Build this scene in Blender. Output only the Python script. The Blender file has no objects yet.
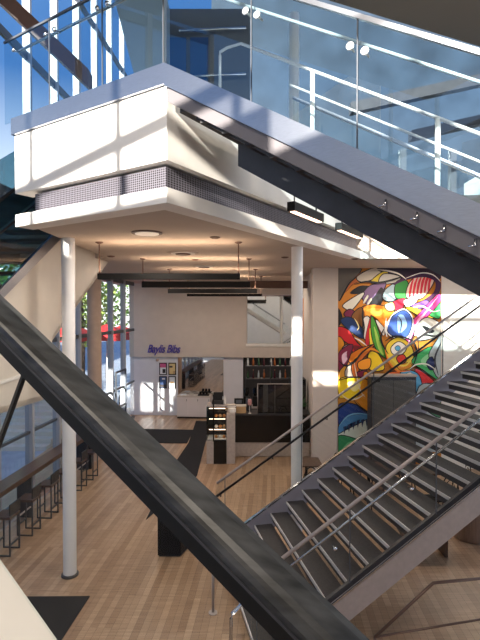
import bpy, bmesh, math, random
from mathutils import Vector as V, Matrix
random.seed(7)
R = math.radians
col = bpy.context.scene.collection

# ------------------------------------------------------------------ camera geometry (metres, z = 0 is the lobby floor)
F, YH, H = 480.0, 312.0, 4.7
PIT = math.atan((320 - YH) / F)
O = V((0, 0, H))
def ray(x, y):
    a = (x - 240) / F; b = (320 - y) / F
    return V((a, math.cos(PIT) + b * math.sin(PIT), -math.sin(PIT) + b * math.cos(PIT)))
def on_z(x, y, z):
    r = ray(x, y); return O + r * ((z - H) / r.z)
def at_d(x, y, d):
    r = ray(x, y); return O + r * (d / r.y)
def hd(a): return V((math.sin(R(a)), math.cos(R(a)), 0))
def on_v(x, y, p, a):
    h = hd(a); n = V((h.y, -h.x, 0)); r = ray(x, y)
    return O + r * ((p - O).dot(n) / r.dot(n))
UP = V((0, 0, 1))

# ------------------------------------------------------------------ materials
def s2l(c): return tuple(((v / 255) / 12.92 if v / 255 <= .04045 else ((v / 255 + .055) / 1.055) ** 2.4) for v in c)
def mat(name, c, rough=.6, metal=0., noise=.0, scale=8., stretch=None, bump=0., emit=None, spec=.5, coat=0.):
    m = bpy.data.materials.new(name); m.use_nodes = True
    nt = m.node_tree; b = nt.nodes['Principled BSDF']
    lin = s2l(c)
    b.inputs['Base Color'].default_value = (*lin, 1)
    b.inputs['Roughness'].default_value = rough; b.inputs['Metallic'].default_value = metal
    b.inputs['Specular IOR Level'].default_value = spec
    b.inputs['Coat Weight'].default_value = coat
    if emit:
        b.inputs['Emission Color'].default_value = (*s2l(emit[0]), 1); b.inputs['Emission Strength'].default_value = emit[1]
    if noise or bump:
        tc = nt.nodes.new('ShaderNodeTexCoord'); mp = nt.nodes.new('ShaderNodeMapping'); nz = nt.nodes.new('ShaderNodeTexNoise')
        nt.links.new(tc.outputs['Object'], mp.inputs['Vector']); nt.links.new(mp.outputs['Vector'], nz.inputs['Vector'])
        if stretch:
            mp.inputs['Rotation'].default_value = stretch[0]; mp.inputs['Scale'].default_value = stretch[1]
        nz.inputs['Scale'].default_value = scale; nz.inputs['Detail'].default_value = 6
        if noise:
            rp = nt.nodes.new('ShaderNodeValToRGB'); e = rp.color_ramp.elements
            e[0].position = .3; e[1].position = .7
            e[0].color = (*[v * (1 - noise) for v in lin], 1); e[1].color = (*[min(1, v * (1 + noise)) for v in lin], 1)
            nt.links.new(nz.outputs['Fac'], rp.inputs['Fac']); nt.links.new(rp.outputs['Color'], b.inputs['Base Color'])
        if bump:
            bp = nt.nodes.new('ShaderNodeBump'); bp.inputs['Strength'].default_value = bump; bp.inputs['Distance'].default_value = .02
            nt.links.new(nz.outputs['Fac'], bp.inputs['Height']); nt.links.new(bp.outputs['Normal'], b.inputs['Normal'])
    return m
def glass_mat(name, tint, base=.06, gain=.9, rough=0.0, gcol=(1, 1, 1)):
    m = bpy.data.materials.new(name); m.use_nodes = True; nt = m.node_tree; nt.nodes.clear()
    o = nt.nodes.new('ShaderNodeOutputMaterial'); t = nt.nodes.new('ShaderNodeBsdfTransparent'); g = nt.nodes.new('ShaderNodeBsdfGlossy')
    mx = nt.nodes.new('ShaderNodeMixShader'); fr = nt.nodes.new('ShaderNodeFresnel'); ma = nt.nodes.new('ShaderNodeMath')
    t.inputs['Color'].default_value = (*s2l(tint), 1); g.inputs['Roughness'].default_value = rough; g.inputs['Color'].default_value = (*gcol, 1)
    fr.inputs['IOR'].default_value = 1.45; ma.operation = 'MULTIPLY_ADD'; ma.use_clamp = True
    ma.inputs[1].default_value = gain; ma.inputs[2].default_value = base
    ge = nt.nodes.new('ShaderNodeNewGeometry'); iv = nt.nodes.new('ShaderNodeMath'); iv.operation = 'SUBTRACT'; iv.inputs[0].default_value = 1
    mm = nt.nodes.new('ShaderNodeMath'); mm.operation = 'MULTIPLY'
    nt.links.new(ge.outputs['Backfacing'], iv.inputs[1]); nt.links.new(fr.outputs[0], ma.inputs[0]); nt.links.new(ma.outputs[0], mm.inputs[0]); nt.links.new(iv.outputs[0], mm.inputs[1]); nt.links.new(mm.outputs[0], mx.inputs[0])
    nt.links.new(t.outputs[0], mx.inputs[1]); nt.links.new(g.outputs[0], mx.inputs[2]); nt.links.new(mx.outputs[0], o.inputs[0])
    return m
def plank_mat(name, ang):
    m = bpy.data.materials.new(name); m.use_nodes = True; nt = m.node_tree; b = nt.nodes['Principled BSDF']
    tc = nt.nodes.new('ShaderNodeTexCoord'); mp = nt.nodes.new('ShaderNodeMapping'); br = nt.nodes.new('ShaderNodeTexBrick')
    mp.inputs['Rotation'].default_value = (0, 0, R(90 + ang))
    br.offset = .37; br.inputs['Scale'].default_value = 1; br.inputs['Brick Width'].default_value = 2.3; br.inputs['Row Height'].default_value = .11
    br.inputs['Mortar Size'].default_value = .0018; br.inputs['Bias'].default_value = 0
    br.inputs['Color1'].default_value = (*s2l((188, 158, 128)), 1); br.inputs['Color2'].default_value = (*s2l((156, 125, 97)), 1)
    br.inputs['Mortar'].default_value = (*s2l((96, 70, 50)), 1)
    nz = nt.nodes.new('ShaderNodeTexNoise'); m2 = nt.nodes.new('ShaderNodeMapping')
    m2.inputs['Rotation'].default_value = (0, 0, R(90 + ang)); m2.inputs['Scale'].default_value = (.6, 9, 1)
    nz.inputs['Scale'].default_value = 3; nz.inputs['Detail'].default_value = 8
    mx = nt.nodes.new('ShaderNodeMix'); mx.data_type = 'RGBA'; mx.blend_type = 'MULTIPLY'; mx.inputs['Factor'].default_value = .45
    L = nt.links.new
    L(tc.outputs['Object'], mp.inputs[0]); L(mp.outputs[0], br.inputs[0]); L(tc.outputs['Object'], m2.inputs[0]); L(m2.outputs[0], nz.inputs[0])
    rp = nt.nodes.new('ShaderNodeValToRGB'); rp.color_ramp.elements[0].color = (.55, .5, .45, 1); rp.color_ramp.elements[1].color = (1.15, 1.15, 1.15, 1)
    rp.color_ramp.elements[0].position = .35; rp.color_ramp.elements[1].position = .65
    L(nz.outputs['Fac'], rp.inputs[0]); L(br.outputs['Color'], mx.inputs[6]); L(rp.outputs['Color'], mx.inputs[7]); L(mx.outputs[2], b.inputs['Base Color'])
    b.inputs['Roughness'].default_value = .38
    return m
def grating_mat(name, ang):
    m = bpy.data.materials.new(name); m.use_nodes = True; nt = m.node_tree; b = nt.nodes['Principled BSDF']
    tc = nt.nodes.new('ShaderNodeTexCoord'); mp = nt.nodes.new('ShaderNodeMapping'); mp.inputs['Rotation'].default_value = (0, 0, R(ang))
    w1 = nt.nodes.new('ShaderNodeTexWave'); w2 = nt.nodes.new('ShaderNodeTexWave'); L = nt.links.new
    w1.bands_direction = 'X'; w2.bands_direction = 'Z'
    w1.inputs['Scale'].default_value = 11; w2.inputs['Scale'].default_value = 11
    mu = nt.nodes.new('ShaderNodeMath'); mu.operation = 'MULTIPLY'
    rp = nt.nodes.new('ShaderNodeValToRGB'); rp.color_ramp.elements[0].position = .12; rp.color_ramp.elements[1].position = .24
    rp.color_ramp.elements[0].color = (*s2l((112, 108, 118)), 1); rp.color_ramp.elements[1].color = (*s2l((24, 22, 24)), 1)
    L(tc.outputs['Object'], mp.inputs[0]); L(mp.outputs[0], w1.inputs[0]); L(mp.outputs[0], w2.inputs[0])
    L(w1.outputs['Fac'], mu.inputs[0]); L(w2.outputs['Fac'], mu.inputs[1]); L(mu.outputs[0], rp.inputs[0]); L(rp.outputs[0], b.inputs['Base Color'])
    b.inputs['Metallic'].default_value = .3; b.inputs['Roughness'].default_value = .5
    return m
M = dict(
    plaster=mat('plaster_white', (236, 232, 226), .8, noise=.03, scale=3),
    ceiling=mat('ceiling_plaster', (186, 172, 160), .85, noise=.03, scale=2),
    cream=mat('cream_cladding', (222, 214, 202), .6, noise=.05, scale=2),
    warmwall=mat('warm_wall_paint', (204, 192, 182), .8, noise=.03, scale=3),
    coolwall=mat('cool_wall_paint', (216, 216, 222), .8, noise=.03, scale=3),
    roof=mat('taupe_ceiling', (128, 120, 106), .9, noise=.03, scale=1),
    steel=mat('brushed_steel', (168, 172, 182), .3, 1., noise=.08, scale=14, stretch=((0, 0, 0), (1, 1, 14))),
    chrome=mat('polished_steel', (205, 207, 212), .18, 1.),
    flange=mat('grey_painted_steel', (108, 104, 108), .5, .1),
    darksteel=mat('dark_steel', (66, 66, 70), .45, .3, noise=.15, scale=5),
    blacksteel=mat('black_steel', (22, 22, 24), .4, .2),
    railtop=mat('worn_handrail', (50, 50, 50), .36, .1, noise=.85, scale=14, stretch=((0, R(-30), R(-31.5)), (.18, 2.2, 2.2))),
    railside=mat('handrail_channel', (8, 8, 9), .4, .0, spec=.25),
    tread=mat('tread_slate', (58, 56, 58), .6, .0, noise=.2, scale=20),
    stringer=mat('stair_side_steel', (176, 166, 162), .42, .25, noise=.06, scale=12),
    satin=mat('satin_steel', (228, 228, 230), .3, .35),
    nosing=mat('nosing_strip', (214, 212, 212), .35, .2),
    liner=mat('stair_inner_steel', (146, 144, 156), .5, .15),
    guard=mat('bronze_steel', (120, 98, 88), .35, .5),
    floor=plank_mat('oak_planks', 4.2),
    matb=mat('black_mat', (26, 25, 27), .95, noise=.4, scale=120),
    colm=mat('column_paint', (232, 232, 232), .55, noise=.02, scale=4),
    pillar=mat('pillar_stone', (176, 154, 138), .7, noise=.06, scale=6),
    black=mat('black_paint', (9, 9, 10), .6, spec=.3),
    blackgloss=mat('black_laminate', (12, 12, 13), .25),
    stone=mat('grey_stone', (176, 164, 154), .6, noise=.12, scale=12),
    whitecab=mat('white_cabinet', (226, 220, 218), .5),
    worktop=mat('pale_worktop', (206, 196, 186), .35, noise=.08, scale=20),
    wood=mat('dark_wood', (78, 56, 44), .45, noise=.25, scale=8, stretch=((0, 0, 0), (6, .6, 6))),
    amber=mat('warm_lit_wood', (214, 140, 84), .4, noise=.15, scale=10),
    brown=mat('brown_beam', (96, 70, 60), .6, noise=.1),
    mullion=mat('window_frame_white', (168, 170, 176), .5),
    mulldark=mat('window_frame_grey', (86, 90, 98), .45, .4),
    ledwarm=mat('warm_diffuser', (240, 220, 200), .6, emit=((255, 208, 176), 2.2)),
    ledwhite=mat('light_diffuser', (230, 222, 212), .5, emit=((255, 236, 214), .12)),
    red=mat('red_canvas', (214, 40, 44), .8),
    bark=mat('bark', (92, 76, 62), .9, noise=.3),
    leaf=mat('leaves', (104, 140, 58), .7, noise=.45, scale=2),
    leafb=mat('light_leaves', (150, 172, 84), .7, noise=.4, scale=2),
    paving=mat('outdoor_paving', (176, 184, 196), .8, noise=.1, scale=2),
    facade=mat('outdoor_concrete', (226, 216, 200), .9, noise=.1, scale=1),
    purple=mat('sign_purple', (72, 58, 158), .5),
    white=mat('white_china', (236, 232, 226), .3),
    tan=mat('kraft_tan', (196, 160, 116), .7),
    bread=mat('pastry', (190, 130, 72), .7, noise=.3, scale=30),
    green=mat('leaf_green', (54, 96, 48), .6, noise=.3, scale=20),
    copper=mat('copper', (186, 122, 92), .3, .9),
    greyblue=mat('slate_panel', (98, 104, 112), .5),
    bluepanel=mat('blue_grey_wall', (150, 170, 188), .35, noise=.06, scale=.8),
    shelfdark=mat('charcoal', (40, 38, 40), .6),
    pink=mat('poster_pink', (206, 92, 140), .6), blue=mat('poster_blue', (58, 88, 140), .6),
    inkdark=mat('poster_ink', (48, 42, 48), .6), cream2=mat('poster_cream', (222, 196, 140), .6),
    bluewhite=mat('poster_white', (226, 230, 236), .6),
)
M['glass'] = glass_mat('clear_glass', (246, 250, 250), .02, .5)
M['balglass'] = glass_mat('balustrade_glass', (232, 242, 246), .07, .9, gcol=(.9, .96, 1))
M['stairglass'] = glass_mat('stair_glass', (246, 248, 248), .01, .5)
M['neartglass'] = glass_mat('near_glass', (252, 254, 254), .002, .15)
M['tealglass'] = glass_mat('teal_glass', (158, 186, 192), .05, .6)
M['paneglass'] = glass_mat('window_glass', (242, 246, 248), .02, .6)
M['smoke'] = glass_mat('smoked_glass', (140, 142, 146), .06, .6)
M['mirror'] = mat('mirror', (206, 204, 200), .03, 1.)

# ------------------------------------------------------------------ mesh builder
class MB:
    def __init__(s): s.bm = bmesh.new(); s.slots = []; s.cur = 0
    def use(s, m):
        if m not in s.slots: s.slots.append(m)
        s.cur = s.slots.index(m); return s
    def _f(s, vs, smooth=False):
        try: f = s.bm.faces.new(vs)
        except ValueError: return
        f.material_index = s.cur; f.smooth = smooth
    def prism(s, pts, vec):
        n = len(pts); a = [s.bm.verts.new(p) for p in pts]; b = [s.bm.verts.new(V(p) + V(vec)) for p in pts]
        s._f(a[::-1]); s._f(b)
        for i in range(n): s._f((a[i], a[(i + 1) % n], b[(i + 1) % n], b[i]))
        return s
    def para(s, o, x, y, z):
        o = V(o); x = V(x); y = V(y); z = V(z)
        return s.prism([o, o + x, o + x + y, o + y], z)
    def box(s, c, d, rz=0.):               # centre, size, yaw
        m = Matrix.Rotation(rz, 3, 'Z'); x = m @ V((d[0], 0, 0)); y = m @ V((0, d[1], 0)); z = V((0, 0, d[2]))
        return s.para(V(c) - x / 2 - y / 2 - z / 2, x, y, z)
    def tube(s, path, r, n=10, cap=True):
        path = [V(p) for p in path]; rings = []
        for i, p in enumerate(path):
            t = (path[min(i + 1, len(path) - 1)] - path[max(i - 1, 0)]).normalized()
            u = t.cross(UP if abs(t.z) < .95 else V((1, 0, 0))).normalized(); w = t.cross(u)
            k = r[i] if isinstance(r, (list, tuple)) else r
            rings.append([s.bm.verts.new(p + (u * math.cos(a) + w * math.sin(a)) * k) for a in [2 * math.pi * j / n for j in range(n)]])
        for A, B in zip(rings, rings[1:]):
            for j in range(n): s._f((A[j], A[(j + 1) % n], B[(j + 1) % n], B[j]), True)
        if cap: s._f(rings[0][::-1]); s._f(rings[-1])
        return s
    def lathe(s, c, prof, n=24, axis=UP):
        c = V(c); axis = V(axis).normalized(); u = axis.cross(V((1, 0, 0)) if abs(axis.x) < .9 else V((0, 1, 0))).normalized(); w = axis.cross(u)
        rings = [[s.bm.verts.new(c + axis * z + (u * math.cos(2 * math.pi * j / n) + w * math.sin(2 * math.pi * j / n)) * max(r, 1e-4)) for j in range(n)] for r, z in prof]
        for A, B in zip(rings, rings[1:]):
            for j in range(n): s._f((A[j], A[(j + 1) % n], B[(j + 1) % n], B[j]), len(prof) > 4)
        s._f(rings[0][::-1]); s._f(rings[-1])
        return s
    def build(s, name, m=None, parent=None, bevel=0.):
        if m is not None and not s.slots: s.slots = [m]
        if parent is not None:
            off = V(parent['_o']) if '_o' in parent else V((0, 0, 0))
            for v in s.bm.verts: v.co -= off
        bmesh.ops.recalc_face_normals(s.bm, faces=s.bm.faces[:])
        me = bpy.data.meshes.new(name); s.bm.to_mesh(me); s.bm.free()
        for k in s.slots: me.materials.append(M[k] if isinstance(k, str) else k)
        o = bpy.data.objects.new(name, me); col.objects.link(o)
        if parent is not None:
            o.parent = parent
            if '_o' in parent: OFF[o.name] = parent['_o']
        if bevel:
            b = o.modifiers.new('bevel', 'BEVEL'); b.width = bevel; b.segments = 2; b.limit_method = 'ANGLE'
        return o
OFF = {}
def sub(mb, name, m, parent):              # a sub-part: mesh in world coordinates under a part that sits at its thing's origin
    root = parent
    while root.parent: root = root.parent
    off = V(root['_o']) if '_o' in root else V((0, 0, 0))
    for v in mb.bm.verts: v.co -= off
    o = mb.build(name, m); o.parent = parent
    return o
def tag(o, label, cat, group=None, kind=None):
    o['label'] = label; o['category'] = cat
    if group: o['group'] = group
    if kind: o['kind'] = kind
    return o
ROOTS = []
def thing(name, label, cat, loc=(0, 0, 0), group=None):
    o = bpy.data.objects.new(name, None); col.objects.link(o); o.location = loc; o.empty_display_size = .1
    o['_o'] = tuple(loc); ROOTS.append(o)
    return tag(o, label, cat, group)
def struct(o, label=None, cat=None):
    o['kind'] = 'structure'
    if label: o['label'] = label
    if cat: o['category'] = cat
    return o
def dup(root, loc, rz, label=None):
    r = root.copy(); col.objects.link(r); r.location = loc; r.rotation_euler = (0, 0, rz)
    if label: r['label'] = label
    for ch in list(root.children):
        c = ch.copy(); col.objects.link(c); c.parent = r
        for g in list(ch.children):
            d = g.copy(); col.objects.link(d); d.parent = c
    return r

# ------------------------------------------------------------------ setting-out
ZC = 6.0                                    # lobby ceiling
AH, BH = -57.5, 32.5                        # landing front / side headings
DA, DB = hd(AH), hd(BH)                     # DA runs to the left end, DB runs away
C = on_z(167, 202.5, ZC)
zA = lambda y: on_v(167, y, C, AH).z
Z1, Z2, Z3, Z4, Z5 = zA(187), zA(163.5), zA(158), zA(85), zA(64)
LA = (on_z(10, 226, ZC) - C).dot(DA)        # length of landing front
E_ = on_z(368, 258, ZC); LB = (E_ - C).dot(DB)
W4 = hd(4.2); U4 = hd(94.2)                 # hall grid: W4 runs to the back wall, U4 along it
SUN_AZ, SUN_EL = 203., 15.
S = hd(SUN_AZ) * math.cos(R(SUN_EL)) + UP * math.sin(R(SUN_EL))

# ------------------------------------------------------------------ floor, roof, slab
struct(MB().para((-6.6, -3.9, -.2), (21, 0, 0), (0, 27.4, 0), (0, 0, .2)).build('floor', 'floor'))
struct(MB().para((-60, -40, -.5), (120, 0, 0), (0, 140, 0), (0, 0, .25)).build('ground', 'paving'))
struct(MB().prism([V((-6.35, -4.2, 11.2)), V((14, -4.2, 11.2)), V((14, 15.4, 11.2)), V((1.45, 9.95, 11.2)), V((-5.35, 9.9, 11.2))], (0, 0, .3)).build('ceiling_upper', 'roof'))
L0 = C + DA * LA
E1 = C + DB * LB
poly = [L0, C, E1, V((11, E1.y - .35, ZC)), V((11, 23.3, ZC)), V((-5.9, 23.3, ZC)), V((-5.9, 11.7, ZC)), V((-3.2, 11.6, ZC))]
nB = V((DB.y, -DB.x, 0)); nA = V((-DA.y, DA.x, 0))      # outward normals
if nA.y > 0: nA = -nA
inset = lambda p: p
struct(MB().prism([L0 + DA * -.12 + DB * .3, C - nA * .3 - nB * .3, E1 - nB * .3 + DB * .0] + poly[3:], (0, 0, Z5 - .1 - ZC)).build('ceiling', 'ceiling'))
# lower cream band, grating, fascia, cap  (front = left face, side = right face)
def band(z0, z1, out, lft, rgt, name, m):
    th = .3
    a = C + nA * out + nB * out; l = C + DA * (LA - lft) + nA * out; r = C + DB * (LB + rgt) + nB * out
    pts = [l, a, r, r - nB * th, C - nA * (th - out) - nB * (th - out), l - nA * th]
    pts = [V((p.x, p.y, z0)) for p in pts]
    return struct(MB().prism(pts, (0, 0, z1 - z0)).build(name, m))
band(ZC - .001, Z1, .0, 0, 0, 'trim_1', 'plaster')
band(Z1, Z2 + .01, -.1, .35, 0, 'trim_2', 'grating' if 'grating' in M else grating_mat('metal_grating', 0))
band(Z3 - .02, Z4, .0, 0, 0, 'trim_3', 'plaster')
# landing end (right) continues square to the back wall
struct(MB().para(E1 + V((0, 0, 0)), V((11, E1.y - .35, ZC)) - E1, (0, .3, 0), (0, 0, Z1 - ZC)).build('trim_4', 'plaster'))
# steel cap on the landing front
dfl = (-DA + UP * -.614)                    # going down the upper flight, per metre of run
struct(MB().para(V((C.x, C.y, Z4)) + nA * .05, DA * (LA + .02), -nA * .3, (0, 0, Z5 - Z4)).build('trim_5', 'steel'))

# ------------------------------------------------------------------ upper flight
OA = V((C.x, C.y, 0))
def pa(x, y, off=0.): return on_v(x, y, C + DB * off, AH)
uf = thing('staircase', 'steel and glass stair flight descending right from the white landing, overhead', 'staircase', (C.x + 1, C.y - .6, Z4))
RUN = 5.2
def along(z0, s): return V((C.x, C.y, z0)) - DA * s + UP * (-.614 * s)
def stripA(mb, z0, z1, off, th, s0, s1):
    a0, a1 = along(z0, s0) + DB * off, along(z0, s1) + DB * off
    b0, b1 = along(z1, s0) + DB * off, along(z1, s1) + DB * off
    return mb.prism([a0, a1, b1, b0], DB * th)
stripA(MB(), Z4 - .02, Z5, -.05, .08, 0, RUN).build('stringer', 'steel', uf)
stripA(MB(), Z4 - .19, Z4 - .02, -.02, .12, 0.03, RUN).build('lower_flange', 'flange', uf)
UW = 1.75
b0 = on_v(237, 137, C + DB * .45, AH); b1 = on_v(238, 166, C + DB * .45, AH)
sb = (b1 - C).dot(-DA)
zb1 = b1.z + .614 * sb; zb0 = Z4 - .1
stripA(MB(), zb1, zb0, .45, .12, sb, RUN).build('spine_beam', 'darksteel', uf)
stripA(MB(), zb1 + .1, zb0, UW - .1, .1, .6, RUN).build('spine_beam', 'darksteel', uf)
stripA(MB(), zb0 - .12, zb0 - .02, .12, UW - .2, .35, RUN).build('soffit', 'darksteel', uf)
for k in range(15):
    s = .15 + k * .3; p = V((C.x, C.y, Z5 - .4 - .184 * (k + 1))) - DA * s
    t = MB().para(p + DB * .06, -DA * .32, DB * (UW - .1), (0, 0, .05)).build('tread', 'tread', uf)
for px, py in ((387, 206), (418, 219), (445, 231.5), (476, 246)):
    p = pa(px, py, .0) - DB * .04
    b = MB().tube([p + UP * .05, p - UP * .005 - DB * .02, p - UP * .012 + DA * .05 - DB * .03], .011).build('bracket', 'chrome', uf)
# glass
GH = pa(340, 8).z - (Z5 - .614 * (pa(340, 8) - C).dot(-DA))
js = [(pa(x, 120) - C).dot(-DA) for x in (251, 357)]
js = [0, js[0], js[1], 2 * js[1] - js[0], 3 * js[1] - 2 * js[0], RUN]
for a, b in zip(js, js[1:]):
    stripA(MB(), Z5 - .02, Z5 + GH - .04, -.0, .014, a + .006, b - .006).build('glass_panel', 'balglass', uf)
for a in js[1:-1]:
    stripA(MB(), Z5 - .02, Z5 + GH - .04, .0, .014, a - .006, a + .006).build('joint', 'mulldark', uf)
stripA(MB(), Z5 + GH - .05, Z5 + GH, -.015, .045, 0.06, RUN).build('top_rail', 'steel', uf)
hz = pa(340, 36.5, .12); hz0 = hz.z + .614 * (hz - C).dot(-DA)
MB().tube([along(hz0, -.02) + DB * .12, along(hz0, RUN) + DB * .12], .016).build('handrail', 'satin', uf)
for a in js[1:4]:
    for d in (-.07, .07):
        c = along(hz0 - .1, a + d) - DB * .012
        kn = MB().lathe(c, [(.001, -.004), (.03, 0), (.039, .006), (.039, .02), (.015, .024), (.012, .13)], 16, DB).build('standoff', 'satin', uf)
# far balustrade of the flight
fz = pa(340, 81, UW); fz0 = fz.z + .614 * (fz - C).dot(-DA)
st = (pa(241, 43, UW) - C).dot(-DA)
p0 = along(fz0, st) + DB * UW; pl = pa(220, 52, UW); pb = pa(220, 90, UW)
MB().tube([pb, pl - UP * .06, pl, pl + (p0 - pl) * .35 + UP * .02, p0, along(fz0, RUN) + DB * UW], .022).build('handrail', 'satin', uf)
fz2 = pa(340, 105, UW); fz20 = fz2.z + .614 * (fz2 - C).dot(-DA)
s2 = (pa(290, 88, UW) - C).dot(-DA)
MB().tube([along(fz20, s2) + DB * UW, along(fz20, RUN) + DB * UW], .016).build('handrail', 'satin', uf)
for px in (312.5, 438, 552):
    s = (pa(px, 100, UW) - C).dot(-DA); 
    MB().tube([along(Z5 - .3, s) + DB * UW, along(fz0 - .01, s) + DB * UW], .032, 12).build('post', 'colm', uf)
stripA(MB(), Z5 - .25, Z5 + .55, UW + .1, .014, s2, RUN).build('glass_panel', 'glass', uf)
stripA(MB(), Z5 + .55, Z5 + .6, UW + .08, .05, s2, RUN).build('top_rail', 'steel', uf)

# ------------------------------------------------------------------ landing balustrade
lb = thing('glass_balustrade', 'clear glass balustrade with steel handrail along the white landing front', 'balustrade', V((C.x, C.y, Z5)) + DA * (LA / 2))
jl = [(pa(x, 60) - C).dot(DA) for x in (163, 102, 49, 4)]
for a, b in zip(jl, jl[1:]):
    MB().para(V((C.x, C.y, Z5 - .02)) + DA * (a + .008), DA * (b - a - .016), DB * .014, (0, 0, GH)).build('glass_panel', 'balglass', lb)
for a in jl[:-1]:
    MB().para(V((C.x, C.y, Z5 - .02)) + DA * (a - .008), DA * .016, DB * .014, (0, 0, GH)).build('joint', 'mulldark', lb)
MB().para(V((C.x, C.y, Z5 + GH - .03)) - DB * .008, DA * jl[-1], DB * .03, (0, 0, .03)).build('top_rail', 'mulldark', lb)
hq = pa(60, 31, .1)
MB().tube([V((C.x, C.y, hq.z)) + DB * .1 + DA * (jl[-1] - .25), V((C.x, C.y, hq.z)) + DB * .1], .02).build('handrail', 'chrome', lb)
for px in (13, 45, 54, 97, 107):
    q = pa(px, 0, .0); a = (q - C).dot(DA)
    MB().lathe(V((C.x, C.y, hq.z - .03)) + DA * a - DB * .015, [(.001, -.004), (.03, 0), (.034, .008), (.034, .02), (.014, .024), (.012, .12)], 14, DB).build('standoff', 'chrome', lb)

# ------------------------------------------------------------------ lower staircase
SH = 78.5; DS = hd(SH); DW = hd(SH - 90)
sc_ = 1.05
P0 = O + (V((.836, 5.91, .82)) - O) * sc_; RN = .30 * sc_; RS = .193 * sc_; SW = 2.85 * sc_
slope = RS / RN
ls = thing('staircase', 'open-riser dark stair with glass sides rising right from the oak floor', 'staircase', P0 + DS * 3)
def sp(k, w=0., z=0.): return P0 + DS * (RN * k) + DW * w + UP * (RS * k + z)
KS, KE = -2, 18
for k in range(KS, KE + 1):
    t = MB().para(sp(k, .03, -.045), DS * (RN + .02), DW * (SW - .06), (0, 0, .045)).build('tread', 'tread', ls)
    sub(MB().para(sp(k, .03, -.046) - DS * .012, DS * .016, DW * (SW - .06), (0, 0, .049)), 'nosing', 'nosing', t)
    sub(MB().para(sp(k, .03, -.15) + DS * .03, DS * .012, DW * (SW - .06), (0, 0, .105)), 'riser_lip', 'tread', t)
def strip(w, th, z0, z1, k0, k1, floor=True):
    a = sp(k0, w, z0); b = sp(k1, w, z0); c = sp(k1, w, z1); d = sp(k0, w, z1)
    pts = [a, b, c, d]
    if floor and a.z < 0.01:
        t = (0.01 - a.z) / (b.z - a.z); a2 = a + (b - a) * t; pts = [V((a.x, a.y, 0.01)), a2, b, c, d]
        if d.z < 0.01: pts = [a2, b, c, d + (c - d) * ((0.01 - d.z) / (c.z - d.z))]
    return MB().prism(pts, DW * th)
strip(SW, .06, -.34, .13, KS - .6, KE).build('stringer', 'liner', ls)
strip(SW - .005, .07, .13, .16, KS - .6, KE).build('stringer_cap', 'chrome', ls)
strip(-.06, .06, -.36, .04, KS - .6, KE).build('stringer', 'stringer', ls)
strip(-.02, .05, .04, .12, KS - .6, KE).build('glass_shoe', 'darksteel', ls)
strip(-.075, .02, .03, .06, KS - .6, KE).build('stringer_cap', 'chrome', ls)
def hz_at(x, y, w):                         # height above the nosing line of a rail seen at (x, y)
    q = on_v(x, y, P0 + DW * w, SH); k = (q - P0).dot(DS) / RN
    return q.z - (P0.z + RS * k), k
n1, _ = hz_at(340, 515, -.03); n2, _ = hz_at(340, 528, .07)
f1, kf = hz_at(230, 473.7, SW + .03); f2, kf2 = hz_at(230, 486.7, SW - .06)
print('stair rail heights', n1, n2, f1, f2)
def joints(xs, y, w):
    return [((on_v(x, y, P0 + DW * w, SH)) - P0).dot(DS) / RN for x in xs]
jn = joints((350, 436), 550, -.02); d = jn[1] - jn[0]
jn = [KS - .4, jn[0] - d, jn[0], jn[1], jn[1] + d, jn[1] + 2 * d, KE]
for a, b in zip(jn, jn[1:]):
    strip(-.02, .014, .1, n1, a + .02, b - .02, False).build('glass_panel', 'stairglass', ls)
for a in jn[1:-1]:
    strip(-.021, .016, .1, n1, a - .02, a + .02, False).build('joint', 'mulldark', ls)
jf = joints((302, 374, 443), 440, SW); d = jf[1] - jf[0]
jf = [KS - .4, jf[0] - d, jf[0], jf[1], jf[2], jf[2] + d, KE]
for a, b in zip(jf, jf[1:]):
    strip(SW + .02, .014, .1, f1, a + .02, b - .02, False).build('glass_panel', 'stairglass', ls)
for a in jf[1:-1]:
    strip(SW + .019, .016, .1, f1, a - .02, a + .02, False).build('joint', 'mulldark', ls)
def rail(w, z, k0, k1, r, name='handrail', m='chrome'):
    return MB().tube([sp(k0, w, z), sp(k1, w, z)], r).build(name, m, ls)
rail(-.013, n1, KS - .4, KE, .026, 'top_rail', 'stringer'); rail(.07, n2, KS - .4, KE, .02)
ke = (on_v(217, 490, P0 + DW * SW, SH) - P0).dot(DS) / RN
rail(SW + .027, f1, ke, KE, .024, 'top_rail', 'stringer'); rail(SW - .06, f2, ke - .3, KE, .022, 'handrail', 'blacksteel')
for k in (ke + .2, ke + 3.4, ke + 6.9, ke + 10.4):
    MB().tube([sp(k, SW - .06, f2 - .01), sp(k, SW - .06, f2 - .06), sp(k, SW + .02, f2 - .07)], .012).build('bracket', 'blacksteel', ls)
for k in (1.2, 4.7, 8.2, 11.7):
    MB().lathe(sp(k, -.035, n2 - .16), [(.001, -.006), (.03, 0), (.03, .02), (.012, .022), (.012, .1)], 12, DW).build('standoff', 'chrome', ls)

# newel posts and low rails at the stair foot
def stanchion(name, px, py, top, label):
    b = on_z(px, py, 0); t = thing(name, label, 'post', b, 'handrail posts at the stair foot')
    MB().tube([b + UP * .01, b + UP * top], .022, 12).build('post', 'stringer', t)
    MB().lathe(b, [(.07, 0.001), (.07, .014), (.03, .02)], 18).build('base_plate', 'stringer', t)
stanchion('handrail_post', 213, 613, .95, 'slim steel post on a round floor plate, standing nearer to the black handrail corner')
stanchion('handrail_post', 202, 560, .8, 'short slim steel post beside the black pedestal, half hidden by the black handrail')
q = on_z(232, 640, .0); q = at_d(231, 613, 6.5); q2 = at_d(248, 598, 6.6)
MB().tube([V((q.x, q.y, .01)), V((q.x, q.y, q.z - .08)), q + V((.015, 0, -.01)), q2, sp(-1.2, .07, n2)], .024).build('handrail_end', 'chrome', ls)
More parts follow.
